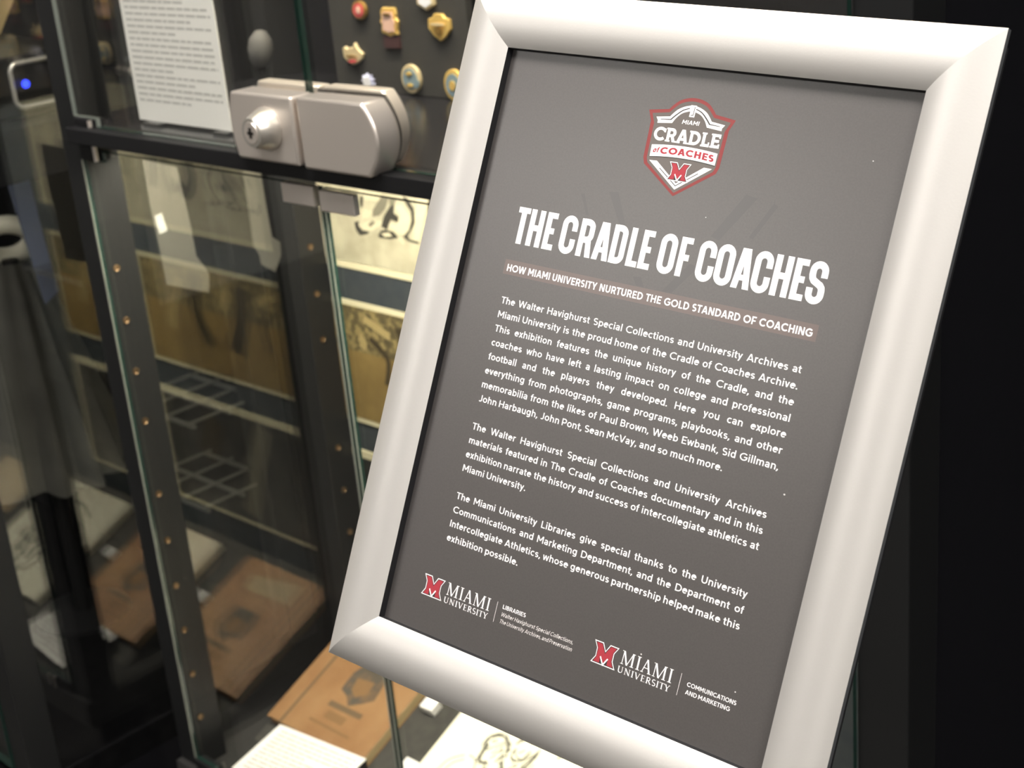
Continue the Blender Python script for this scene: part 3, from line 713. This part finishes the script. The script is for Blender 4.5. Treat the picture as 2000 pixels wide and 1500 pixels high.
# lock halves clamped on the upper doors
def bulge(x, z0, z1, d, n=20): return [(x + d * (1 - (2 * i / n - 1) ** 2), z0 + (z1 - z0) * i / n) for i in range(n + 1)]
lock_l = list(reversed(bulge(-.9905, 1.2025, 1.2550, -.005))) + [(-.9158, 1.2025), (-.9158, 1.2550)]
lock_r = [(-.9098, 1.2555), (-.9098, 1.2015)] + bulge(-.8360, 1.2015, 1.2560, .013)
def halves(outl, y0, y1, name, m):
    q = MB(); q.prism(outl, 'y', y0, y1, m); return part(q, name, case, bevel=.0022, seg=3, smooth=True)
lk = halves(lock_l, .6985, .7220, 'door_lock', M['steel'])
kp = halves(lock_r, .6985, .7220, 'lock_keeper', M['steel'])
def sub(outl, y0, y1, name, par, m, bev=.0015):
    q = MB(); q.prism(outl, 'y', y0, y1, m); return part(q, name, par, bevel=bev, smooth=True)
sub([(x + .002, z + .0035) for x, z in lock_l], .7245, .7370, 'rear_plate', lk, M['steel'])
sub([(x - .002, z + .0015) for x, z in lock_r], .7221, .7244, 'dark_fill', kp, M['dark_slot'], .0002)  # dark piece added to draw the shaded gap between the plates
sub([(x - .006 if x > -.9 else x + .002, z + .0035) for x, z in lock_r], .7245, .7370, 'rear_plate', kp, M['steel'])
q = MB(); q.lathe([(0, .0168), (.0015, .0170), (.0150, .0118), (.0160, .0110)], (-.9480, .6985, 1.2290), (0, -1, 0), M['steel_shine'], 40); part(q, 'key_cylinder', lk, smooth=True)
q = MB(); q.lathe([(0, .0086), (.0006, .0082)], (-.9480, .6825, 1.2290), (0, -1, 0), M['steel'], 32); part(q, 'cylinder_face', lk, smooth=True)
q = MB(); q.box(-.9494, -.9466, .6814, .6819, 1.2250, 1.2330, M['dark_slot']); q.box(-.9515, -.9445, .6814, .6819, 1.2277, 1.2300, M['dark_slot']); part(q, 'keyhole', lk)
for x0, x1, z0, z1 in ((-.9600, -.9210, 1.1670, 1.1830), (-.9140, -.8740, 1.1650, 1.1815)):
    q = MB(); q.box(x0, x1, .7115, .7178, z0, z1, M['steel']); part(q, 'latch_plate', case, bevel=.001)

# ---- upper compartment
e = empty('label_stand', (-1.144, .752, 1.2035), 'clear acrylic stand holding the white text sheet on the upper shelf', 'sign holder')
q = MB(); q.box(-1.226, -1.060, .7515, .7545, 1.2036, 1.43, M['acrylic']); part(q, 'back_plate', e)
for x0, x1 in ((-1.190, -1.165), (-1.085, -1.066)):
    q = MB(); q.box(x0, x1, .7420, .7514, 1.2036, 1.2062, M['acrylic']); part(q, 'foot', e)
q = MB(); q.box(-1.206, -1.068, .7500, .7508, 1.2064, 1.42, M['paper'])
random.seed(3); z = 1.2240; row = 0
ends = [.62, .99, .97, .66, .99, .45, .99, .93, .99, .92, .97, .55, .95, .75, .99, .98, .6, .96, .9, .97, .5, .99, .97, .7, .9, .6, .99, .95, .98, .4, .97, .9, .99]
while z < 1.412:
    en = ends[row % len(ends)]; x = -1.200
    while x < -1.200 + .126 * en:
        wl = random.uniform(.006, .017); q.box(x, min(x + wl, -1.074), .74985, .7500, z, z + .0021, M['paper_ink']); x += wl + .0016
    z += .0054; row += 1
o = part(q, 'information_sheet', None); tag(o, 'white sheet of printed text standing on the upper shelf left of the lock', 'sheet of paper')

e = empty('display_board', (-1.0505, .935, 1.2035), 'charcoal board covered with gold pin badges on the upper shelf', 'display board')
q = MB(); q.box(-1.142, -.959, .930, .938, 1.2036, 1.56, M['fabric_dark']); part(q, 'panel', e, bevel=.001)
q = MB(); q.prism([(.938, 1.2036), (.975, 1.2036), (.938, 1.42)], 'x', -1.06, -1.04, M['black_metal']); part(q, 'easel_leg', e)

def outline(kind, n=28):
    if kind == 'round': return arc(0, 0, 1, 1, 0, 360, n)[:-1]
    if kind == 'shield': return [(-.95, .62), (-.55, .72), (-.35, 1), (.35, 1), (.55, .72), (.95, .62), (1, -.1), (.55, -.62), (0, -1), (-.55, -.62), (-1, -.1)]
    if kind == 'plaque': return [(-.8, .75), (-.55, 1), (.72, 1), (.85, .55), (.75, .35), (1, .1), (.8, -.55), (.85, -.85), (.3, -.85), (0, -1), (-.4, -.85), (-.9, -.75), (-.8, -.2), (-1, 0), (-.8, .3)]
    if kind == 'crown': return [(-1, .45), (-.72, .62), (-.5, .35), (-.28, .55), (.05, .5), (.28, 1), (.45, .55), (.72, .25), (1, .05), (.85, -.4), (.35, -.8), (-.1, -1), (-.55, -.75), (-.95, -.4)]
    if kind == 'burst': return [((1 if i % 2 == 0 else .6) * math.cos(2 * PI * i / 18 + .3), (1 if i % 2 == 0 else .6) * math.sin(2 * PI * i / 18 + .3)) for i in range(18)]
    if kind == 'hex': return arc(0, 0, 1, 1, 30, 390, 6)[:-1]
def pin(x, z, rx, rz, kind, metal, enamel, label, detail=None):
    e = empty('pin_badge', (x, .9299, z), label, 'pin badge', 'pin badges on the charcoal board')
    ol = outline(kind)
    q = MB(); q.prism([(x + a * rx, z + b * rz) for a, b in ol], 'y', .9262, .9299, M[metal]); part(q, 'badge_body', e, bevel=.0008)
    if enamel: 
        q = MB(); q.prism([(x + a * rx * .72, z + b * rz * .72) for a, b in ol], 'y', .9254, .9262, M[enamel]); part(q, 'enamel_face', e)
    for nm, k2, dx, dz, sx, sz, m in (detail or []):
        q = MB(); q.prism([(x + dx * rx + a * rx * sx, z + dz * rz + b * rz * sz) for a, b in outline(k2)], 'y', .9243, .9254, M[m]); part(q, nm, e)
    return e
pin(-1.095, 1.2785, .0098, .0088, 'round', 'gold_dark', 'enamel_red', 'red round pin badge with a pale centre', [('centre_figure', 'hex', .1, .05, .28, .38, 'enamel_rose')])
t = pin(-1.056, 1.2690, .0120, .0130, 'plaque', 'gold', 'enamel_rose', 'tall gold pin badge with rose centre and maroon ribbon below', [('top_bar', 'hex', 0, .55, .45, .10, 'gold_dark')])
q = MB(); q.box(-1.0660, -1.0460, .9270, .9299, 1.2460, 1.2565, M['maroon']); part(q, 'ribbon', t)
pin(-.991, 1.2665, .0138, .0118, 'shield', 'gold', None, 'bright gold shield pin badge near the right edge of the board', [('small_crest', 'round', 0, -.25, .3, .3, 'gold_dark'), ('band', 'hex', 0, .25, .7, .12, 'gold_pale')])
pin(-1.005, 1.2905, .0125, .0100, 'hex', 'gold_pale', 'enamel_white', 'cream pin badge at the top edge of the view above the gold shield')
pin(-1.111, 1.2385, .0140, .0105, 'crown', 'gold_pale', None, 'pointed gold pin badge with a red base at the lower left', [('red_base', 'hex', 0, -.62, .38, .18, 'enamel_red'), ('band', 'hex', -.05, -.2, .6, .1, 'gold_dark')])
pin(-1.035, 1.2195, .0125, .0130, 'round', 'gold_pale', 'enamel_blue', 'oval gold and blue pin badge right above the lock', [('upper_mark', 'hex', 0, .38, .32, .14, 'gold'), ('lower_mark', 'hex', 0, -.42, .34, .14, 'gold'), ('blue_wing', 'shield', .72, -.3, .28, .32, 'enamel_blue')])
pin(-1.095, 1.2140, .0095, .0075, 'burst', 'enamel_lilac', 'enamel_white', 'small lilac and white starburst pin badge half hidden by the lock')
pin(-.980, 1.2170, .0120, .0140, 'round', 'gold', 'enamel_blue', 'gold ringed pin badge beside the sign frame', [('hub', 'round', 0, 0, .3, .3, 'gold')])
e = empty('ornament', (-1.215, .90, 1.2035), 'small dull grey egg-shaped ornament on the upper shelf behind the lock', 'ornament')
q = MB(); q.lathe([(-.019, .001), (-.017, .006), (-.010, .0105), (0, .0125), (.010, .0105), (.017, .006), (.019, .001)], (-1.215, .90, 1.2425), (.25, 0, 1), M['egg'], 24); part(q, 'egg', e, smooth=True)
q = MB(); q.lathe([(0, .014), (.004, .013), (.006, .004), (.020, .004), (.022, .007)], (-1.218, .90, 1.2036), (0, 0, 1), M['black_metal'], 20); part(q, 'stand', e, smooth=True)

# ---- lower compartment
SL = .44; TH = math.atan(SL); CT, ST = math.cos(TH), math.sin(TH)
def onramp(x, v, n=0.0):
    """point at X=x, distance v up the slope from Y=.80, n above the felt"""
    return (x, .80 + v * CT - n * ST, .5065 + v * ST + n * CT)
q = MB(); q.prism([(.792, .5031), (.9845, .5031), (.9845, .5065 + .1845 * SL), (.800, .5065)], 'x', -1.262, -.453, M['ramp'])
o = part(q, 'display_ramp', None); tag(o, 'long grey felt covered sloping ramp on the bottom of the locked case', 'display ramp')

def slab_on_ramp(mb, outl, n0, n1, m, side=None):
    """outl: list of (x, v) on the slope; solid between heights n0 and n1"""
    a = [onramp(x, v, n0) for x, v in outl]; c = [onramp(x, v, n1) for x, v in outl]; k = len(outl)
    mb.poly(c, m); mb.poly(list(reversed(a)), m)
    for i in range(k):
        j = (i + 1) % k; mb.poly([a[i], a[j], c[j], c[i]], side or m)
def rrect(x0, x1, v0, v1, r, corners=(1, 1, 1, 1)):
    out = []
    for k, (cx_, cv, a0) in enumerate(((x1 - r, v0 + r, -90), (x1 - r, v1 - r, 0), (x0 + r, v1 - r, 90), (x0 + r, v0 + r, 180))):
        if corners[k]: out += arc(cx_, cv, r, r, a0, a0 + 90, 6)
        else: out.append({0: (x1, v0), 1: (x1, v1), 2: (x0, v1), 3: (x0, v0)}[k])
    return out
bk = empty('book', onramp(-1.18, .10, 0), 'tan leather covered book with a dark crest lying on the felt ramp', 'book')
BX0, BX1, BV0, BV1 = -1.2590, -1.1030, .0180, .1860
q = MB(); slab_on_ramp(q, rrect(BX0, BX1, BV0, BV1, .007, (1, 1, 0, 0)), .0002, .0014, M['leather']); part(q, 'back_cover', bk)
q = MB(); slab_on_ramp(q, rrect(BX0 + .002, BX1 - .0006, BV0 + .002, BV1 - .002, .006, (1, 1, 0, 0)), .0014, .0102, M['pages']); part(q, 'page_block', bk)
q = MB(); slab_on_ramp(q, rrect(BX0, BX1 - .001, BV0, BV1, .007, (1, 1, 0, 0)), .0102, .0116, M['leather']); cov = part(q, 'front_cover', bk, bevel=.0005)
q = MB(); slab_on_ramp(q, [(-1.2385, BV0), (-1.2350, BV0), (-1.2350, BV1), (-1.2385, BV1)], .01161, .01172, M['leather_groove']); part(q, 'hinge_groove', cov)
V = lambda y: (y - .80) / CT + .0042
q = MB(); slab_on_ramp(q, [(-1.198, V(.893)), (-1.1965, V(.872)), (-1.183, V(.868)), (-1.172, V(.859)), (-1.160, V(.866)), (-1.146, V(.876)), (-1.150, V(.893)), (-1.154, V(.905)), (-1.192, V(.906))], .01161, .01176, M['leather_ink'])
slab_on_ramp(q, [(-1.188, V(.890)), (-1.184, V(.876)), (-1.172, V(.870)), (-1.161, V(.878)), (-1.162, V(.893))], .01177, .01182, M['leather_faint'])
part(q, 'crest', cov)
q = MB(); slab_on_ramp(q, [(-1.197, V(.851)), (-1.145, V(.852)), (-1.145, V(.858)), (-1.197, V(.857))], .01161, .01174, M['leather_groove'])
for x0, x1, y0, y1 in ((-1.190, -1.160, .838, .847), (-1.205, -1.140, .829, .832)):
    slab_on_ramp(q, [(x0, V(y0)), (x1, V(y0)), (x1, V(y1)), (x0, V(y1))], .01161, .01170, M['leather_faint'])
part(q, 'stamped_title', cov)
q = MB(); slab_on_ramp(q, [(-1.221, V(.930)), (-1.140, V(.927)), (-1.136, V(.946)), (-1.219, V(.957))], .01161, .01190, M['tan_card']); part(q, 'paper_patch', cov)

# printed card in front of the book, on a low clear wedge
e = empty('text_card', (-1.165, .77, .503), 'white printed text card on a low wedge in front of the tan book', 'card')
A0, A1 = Vector((-1.2290, .8070, .5268)), Vector((-1.1010, .8200, .5280)); dn = Vector((.0095, -.0745, -.0100))
c4 = [A0, A1, A1 + dn, A0 + dn]
q = MB(); up = Vector((0, 0, .0008)); q.mesh([*c4, *[p - up for p in c4]], [(0, 3, 2, 1), (4, 5, 6, 7), (0, 1, 5, 4), (1, 2, 6, 5), (2, 3, 7, 6), (3, 0, 4, 7)], M['paper'])
random.seed(5); u = (A1 - A0)
for r in range(11):
    y = .09 + r * .078; x = .07
    while x < (.93 if r not in (4, 10) else .5):
        wl = random.uniform(.04, .12); x2 = min(x + wl, .94)
        q.poly([A0 + u * x + dn * y + up * .15, A0 + u * x2 + dn * y + up * .15, A0 + u * x2 + dn * (y + .026) + up * .15, A0 + u * x + dn * (y + .026) + up * .15], M['paper_ink_pale']); x = x2 + .012
part(q, 'paper', e, fix=False)
q = MB(); lo = [p - up * 1.3 for p in c4]; g_ = [Vector((p.x, p.y, .5034)) for p in c4]
q.mesh([*lo, *g_], [(0, 3, 2, 1), (4, 5, 6, 7), (0, 1, 5, 4), (1, 2, 6, 5), (2, 3, 7, 6), (3, 0, 4, 7)], M['black_metal']); part(q, 'wedge', e)

# pencil sketch
e = empty('sketch', onramp(-.95, .10, 0), 'cream pencil sketch of a player mounted on board right of the tan book', 'drawing')
q = MB(); slab_on_ramp(q, [(-1.0405, .006), (-.862, .006), (-.862, .186), (-1.0405, .186)], .0002, .0108, M['sketch_paper']); part(q, 'mounted_sheet', e, bevel=.0008)
def stroke(mb, pts, wd, m, n): 
    for sg_ in ribbon(smooth(pts), wd / 2): slab_on_ramp(mb, sg_, n, n + .00006, m)
q = MB(); V2 = lambda y: (y - .80) / CT
figure = [
    [(-.990, .888), (-.986, .900), (-.973, .905), (-.962, .900), (-.958, .891)], [(-.985, .890), (-.986, .880), (-.979, .872), (-.970, .874)],
    [(-.952, .899), (-.948, .890), (-.938, .892), (-.934, .900)], [(-.925, .905), (-.931, .888), (-.936, .876), (-.933, .868)], [(-.933, .868), (-.922, .866), (-.912, .872), (-.908, .884)],
    [(-.960, .884), (-.948, .872), (-.944, .858), (-.950, .846)], [(-.972, .870), (-.960, .860), (-.956, .846)], [(-.912, .888), (-.908, .878), (-.913, .862), (-.905, .850)],
    [(-.925, .858), (-.934, .846), (-.930, .832)], [(-.900, .89), (-.893, .88), (-.898, .87)], [(-.945, .838), (-.955, .826), (-.948, .816)], [(-.99, .93), (-.95, .945), (-.91, .93), (-.90, .91)],
    [(-.97, .92), (-.94, .93), (-.92, .915)], [(-.955, .905), (-.945, .915), (-.925, .912)], [(-.965, .865), (-.975, .850), (-.970, .838), (-.958, .832)], [(-.918, .878), (-.923, .862), (-.916, .846), (-.921, .830)]]
for L in figure:
    for k in range(5):
        o_ = [(x + random.uniform(-.0034, .0034), V2(y + random.uniform(-.0034, .0034))) for x, y in L]
        stroke(q, o_, random.uniform(.0007, .0017), M['pencil' if k == 0 else 'pencil_pale'], .01085)
for k in range(120):
    x, y = random.choice([(-.935, .885), (-.920, .870), (-.940, .850), (-.972, .890), (-.928, .862), (-.945, .92)]); x += random.uniform(-.012, .012); y += random.uniform(-.012, .012); a_ = random.uniform(.5, 1.4)
    stroke(q, [(x, V2(y)), (x + .006 * math.cos(a_), V2(y + .006 * math.sin(a_)))], .0010, M['pencil_pale'], .01085)
for L in ([(-1.000, .872), (-1.012, .862), (-1.016, .848), (-1.010, .836)], [(-.997, .868), (-1.006, .860), (-1.009, .848), (-1.004, .838)], [(-.995, .874), (-.985, .872), (-.978, .862)]):
    stroke(q, [(x, V2(y)) for x, y in L], .0011, M['pencil_pale'], .01085)
part(q, 'pencil_figure', e, fix=False)
for x, v, lab in ((-1.0600, V2(.833), 'small white tab beside the cream sketch'), (-1.0920, V2(.896), 'small white tab beside the upper right corner of the tan book')):
    q = MB(); slab_on_ramp(q, [(x, v), (x + .0185, v), (x + .0185, v + .014), (x, v + .014)], .0003, .0105, M['paper'])
    o = part(q, 'tab', None, bevel=.001); tag(o, lab, 'tab', 'white tabs on the ramp')
q = MB(); slab_on_ramp(q, [(-.815, V2(.892)), (-.700, V2(.892)), (-.700, V2(.966)), (-.815, V2(.966))], .0003, .004, M['tan_card'])
o = part(q, 'card', None); tag(o, 'plain tan card on the ramp right of the cream sketch', 'card')

# photographs on the back panel
def photo(label, x0, x1, z0, z1, bord, base, border_m, strokes, blocks=(), shapes=()):
    e = empty('photograph', ((x0 + x1) / 2, .985, z0), label, 'photograph', 'photographs on the back of the case')
    q = MB(); q.box(x0, x1, .9830, .9853, z0, z1, M[border_m]); part(q, 'border', e)
    q = MB(); q.box(x0 + bord[0], x1 - bord[1], .9822, .9829, z0 + bord[2], z1 - bord[3], M[base])
    for (a, b_, c_, d_, m) in blocks: q.poly([(a, .9821, c_), (b_, .9821, c_), (b_, .9821, d_), (a, .9821, d_)], M[m])
    k = 0
    for pts, wd, m in strokes:
        k += 1
        for sg_ in ribbon(smooth(pts), wd / 2): q.poly([(x, .98205 - .00001 * k, z) for x, z in sg_], M[m])
    for m, pts in shapes:
        k += 1; q.poly([(x, .98205 - .00001 * k, z) for x, z in pts], M[m])
    part(q, 'picture', e, fix=False)
photo('pale old photograph of a pile of football players at the top of the lower compartment', -1.2635, -.93, .9985, 1.170, (.0, .008, .008, .006), 'photo1', 'photo_edge', [
    ([(-1.08, 1.10), (-1.085, 1.07), (-1.07, 1.05), (-1.05, 1.06)], .016, 'photo1_dark'), ([(-1.04, 1.10), (-1.03, 1.07), (-1.04, 1.045)], .022, 'photo1_mid'), ([(-1.01, 1.09), (-1.00, 1.05)], .014, 'photo1_dark'), ([(-.985, 1.11), (-.975, 1.06)], .02, 'photo1_light')],
    (), (
    ('photo1_light', [(-1.1952, 1.0667), (-1.1766, 1.0668), (-1.184, 1.0589), (-1.1948, 1.0566)]),
    ('photo1_light', [(-1.2006, 1.0498), (-1.1893, 1.0542), (-1.165, 1.0582), (-1.1642, 1.0543), (-1.1803, 1.0462), (-1.194, 1.0445)]),
    ('photo1_light', [(-1.1418, 1.0758), (-1.1297, 1.0802), (-1.1204, 1.0685), (-1.1212, 1.0547), (-1.1294, 1.0477), (-1.1409, 1.0472), (-1.154, 1.0545), (-1.1505, 1.058), (-1.1423, 1.056), (-1.1347, 1.0668)]),
    ('photo1_light', [(-1.1076, 1.0875), (-1.0895, 1.0895), (-1.0951, 1.0793), (-1.1105, 1.0432), (-1.1187, 1.0441)]),
    ('photo1_light', [(-1.1936, 1.0869), (-1.16, 1.0866), (-1.1644, 1.0782), (-1.1954, 1.0777)]),
    ('photo1_mid', [(-1.1764, 1.0678), (-1.1605, 1.0836), (-1.1489, 1.0839), (-1.1569, 1.0711), (-1.1671, 1.063), (-1.1777, 1.0607)]),
    ('photo1_mid', [(-1.1868, 1.0515), (-1.1785, 1.0566), (-1.1743, 1.055), (-1.1828, 1.0489)]),
    ('photo1_mid', [(-1.1489, 1.0839), (-1.1375, 1.0842), (-1.1432, 1.0757), (-1.149, 1.075)]),
    ('photo1_dark', [(-1.194, 1.0809), (-1.1881, 1.0805), (-1.1917, 1.0696), (-1.1956, 1.0686)]),
    ('photo1_dark', [(-1.1596, 1.0638), (-1.149, 1.075), (-1.1415, 1.0774), (-1.1444, 1.0686), (-1.1378, 1.0655), (-1.1396, 1.0593), (-1.15, 1.061), (-1.1538, 1.0556), (-1.1579, 1.0491), (-1.1661, 1.052)]),
    ('photo1_dark', [(-1.2079, 1.0509), (-1.1998, 1.054), (-1.2023, 1.0485), (-1.1971, 1.0441), (-1.1852, 1.0441), (-1.1887, 1.0411), (-1.2013, 1.0379), (-1.2072, 1.0428)]),
    ('photo1_dark', [(-1.1668, 1.0479), (-1.1579, 1.0491), (-1.1479, 1.0483), (-1.1416, 1.0431), (-1.1536, 1.0401), (-1.1713, 1.0393), (-1.1722, 1.0422)]),
    ('photo1_dark', [(-1.1284, 1.0881), (-1.1203, 1.0861), (-1.1134, 1.0772), (-1.1144, 1.0624), (-1.1198, 1.0549), (-1.1267, 1.0471), (-1.1245, 1.0434), (-1.1119, 1.0431), (-1.1116, 1.0406), (-1.1262, 1.0412), (-1.1341, 1.0451), (-1.1243, 1.0533), (-1.1183, 1.0639), (-1.1181, 1.0737), (-1.1241, 1.0798)]),
    ('photo1_light', [(-1.1674, 1.0446), (-1.1553, 1.0469), (-1.1501, 1.0435), (-1.1621, 1.0413)]),
    ('photo1_light', [(-1.1416, 1.0431), (-1.1364, 1.0443), (-1.1324, 1.0384), (-1.1368, 1.0373)]),
))
photo('brown old action photograph below the pale photograph of players', -1.2635, -.93, .8187, .9615, (.0, .008, .006, .0055), 'photo2', 'photo_edge', [
    ([(-1.2136, .9448), (-1.200, .940), (-1.1742, .9307)], .009, 'photo2_light'), ([(-1.2073, .9231), (-1.190, .912), (-1.181, .9003), (-1.188, .8735)], .007, 'photo2_dark'), ([(-1.225, .922), (-1.218, .917), (-1.222, .909)], .010, 'photo2_light'),
    ([(-1.150, .945), (-1.140, .90), (-1.120, .86)], .028, 'photo2_dark'), ([(-1.120, .94), (-1.10, .91)], .018, 'photo2_light'), ([(-1.06, .95), (-1.05, .90), (-1.07, .86)], .02, 'photo2_dark'), ([(-1.02, .94), (-1.00, .90), (-.99, .87)], .016, 'photo2_light')],
    [(-1.2635, -.938, .905, .956, 'photo2_crowd')])
photo('dark photograph with a cream top edge just above the felt ramp', -1.2635, -.93, .625, .7836, (.0, .008, .006, .009), 'photo3', 'photo_edge', [
    ([(-1.15, .77), (-1.12, .70), (-1.10, .64)], .03, 'photo1_mid'), ([(-1.05, .76), (-1.02, .70)], .04, 'photo2_dark')])

# ------------------------------------------------------------------ the neighbouring case on the left
nb = empty('display_case', (-1.8275, .82, 0), 'dim black framed glass display case standing left of the locked case', 'display case', 'glass display cases')
NL, NR = -2.27, -1.385
P, nups = case_shell(nb, NL, NR, (-2.26, -1.3925), .590, 'black_felt')
P('divider_shelf', NL + .012, -1.400, .626, .985, 1.134, 1.186, M['black_gloss'])
P('front_rail', NL + .037, NR - .037, .590, .607, 1.122, 1.186, M['black_metal'], bevel=.001)
P('led_strip', NL + .06, NR - .09, .700, .707, 1.1165, 1.1219, emit('added_fill_strip', (1.0, .95, .86), 20.0))  # added lamp that brightens the draped cloth and its collar
for z in (1.012,):
    q = MB(); q.box(-1.525, NR - .016, .770, .980, z, z + .007, M['acrylic']); part(q, 'glass_shelf', nb)
for z in (.815, .710):
    q = MB()
    for y in (.875, .925, .975): q.tube([(-1.552, y, z), (-1.405, y, z)], .0028, M['wire'], 8)
    for x in (-1.545, -1.50, -1.455, -1.41): q.tube([(x, .870, z + .004), (x, .98, z + .004)], .0022, M['wire'], 8)
    part(q, 'wire_shelf', nb)
part(pane([(NL + .037, .512), (-1.83, .512), (-1.83, 1.115), (NL + .037, 1.115)], .588, .596, {}), 'glass_door', nb)
part(pane([(-1.826, .512), (NR - .037, .512), (NR - .037, 1.115), (-1.826, 1.115)], .588, .596, {}), 'glass_door', nb)

e = empty('media_box', (-1.56, .80, 1.186), 'black box with a pale square rim and a blue light on the left case divider', 'electronic device')
q = MB(); q.box(-1.70, -1.4520, .72, .86, 1.1862, 1.2475, M['device']); part(q, 'housing', e, bevel=.003)
rr = [(y, z) for y, z in rrect(.7635, .815, 1.1955, 1.2400, .009)]
q = MB(); q.tube([(-1.4515, y, z) for y, z in rr], .0026, M['bezel'], 10, closed=True); part(q, 'rim', e, smooth=True)
q = MB(); q.lathe([(0, .0042), (.0015, .004), (.0022, .002)], (-1.4518, .7780, 1.2185), (1, 0, 0), M['led_blue'], 16); part(q, 'indicator_light', e, smooth=True)
# leaning pale print above the box
e = empty('picture_frame', (-1.612, .82, 1.2476), 'cream edged picture leaning at the upper left above the black box', 'picture frame')
q = MB(); q.prism([(.842, 1.2482), (.868, 1.285), (.925, 1.37), (.82, 1.42), (.735, 1.2482)], 'x', -1.618, -1.608, M['pages']); part(q, 'frame', e, bevel=.001)
q = MB(); q.prism([(.832, 1.262), (.905, 1.363), (.825, 1.405), (.760, 1.262)], 'x', -1.608, -1.607, M['sketch_paper']); part(q, 'picture', e)

# draped garment with a cream collar in the left case
gm = empty('draped_cloth', (-1.68, .835, .503), 'grey cloth draped from a cream collar ring in the left case', 'cloth')
def drape(cx_, cy_, z0, z1, r0, r1, folds):
    q = MB(); nz, na = 18, 96; vs = []
    for i in range(nz + 1):
        t = i / nz; z = z1 + (z0 - z1) * t; r = r0 + (r1 - r0) * t ** .85
        for k in range(na):
            a = 2 * PI * k / na
            f = 1 + (.04 + .11 * t) * math.sin(folds * a + 1.3 * math.sin(3 * a) + t * .8) + .05 * t * math.sin(5 * a + 2)
            vs.append((cx_ + r * f * math.cos(a), cy_ + r * f * math.sin(a), z))
    fs = [(i * na + k, i * na + (k + 1) % na, (i + 1) * na + (k + 1) % na, (i + 1) * na + k) for i in range(nz) for k in range(na)]
    q.mesh(vs, fs, M['cloth_grey']); return q
part(drape(-1.68, .835, .712, .985, .026, .092, 11), 'skirt', gm, smooth=True)
q = MB(); q.tube([(-1.68 + .030 * (.45 * math.cos(a) + .55 * math.sin(a)), .835 + .030 * (.89 * math.cos(a) - .28 * math.sin(a)), 1.008 + .030 * .79 * math.sin(a)) for a in [2 * PI * k / 32 for k in range(32)]], .011, M['cloth_cream'], 14, closed=True); part(q, 'collar', gm, smooth=True)
q = MB(); q.lathe([(0, .06), (.006, .06), (.009, .012)], (-1.68, .835, .5032), (0, 0, 1), M['black_metal'], 28); q.tube([(-1.68, .835, .505), (-1.68, .835, .985)], .010, M['black_metal'], 14); part(q, 'support_rod', gm, smooth=True)

# added pale bands that paint glass reflections, set against the outside of the left side glass
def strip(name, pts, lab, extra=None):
    q = MB(); q.prism(pts, 'x', -1.2946, -1.2940, M['reflection_pale'])
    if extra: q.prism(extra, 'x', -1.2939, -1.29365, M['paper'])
    o = part(q, name, None); tag(o, lab, 'painted reflection', 'pale reflection bands on the side glass')
strip('reflection_band', [(.7998, 1.1499), (.8369, 1.1343), (.8416, 1.0733), (.8421, 1.0409), (.8502, 1.0267), (.8538, 1.0186), (.8501, .9992), (.8022, 1.0218), (.8009, 1.0732), (.799, 1.105)],
      'wide pale band with a white dot added for a reflection in the left side glass', [(.8023, 1.0929), (.8105, 1.0940), (.8135, 1.0752), (.8040, 1.0740)])
strip('reflection_band', [(.915, 1.12), (.9137, 1.0326), (.9196, 1.0204), (.9198, 1.0107), (.936, .9977), (.9472, 1.0134), (.9481, 1.0275), (.9388, 1.036), (.937, 1.0715), (.9358, 1.118)],
      'narrow pale band with a pointed end added for a reflection in the left side glass')
q = MB(); q.prism([(.760, 1.133), (.786, 1.133), (.790, 1.05), (.795, .985), (.776, .975), (.768, 1.05)], 'x', -1.502, -1.501, M['blue_streak'])  # flat blue shape painting the streak of a reflected blue light
o = part(q, 'ribbon', None); tag(o, 'dull blue streak added for a reflected blue light beside the grey draped cloth', 'ribbon')
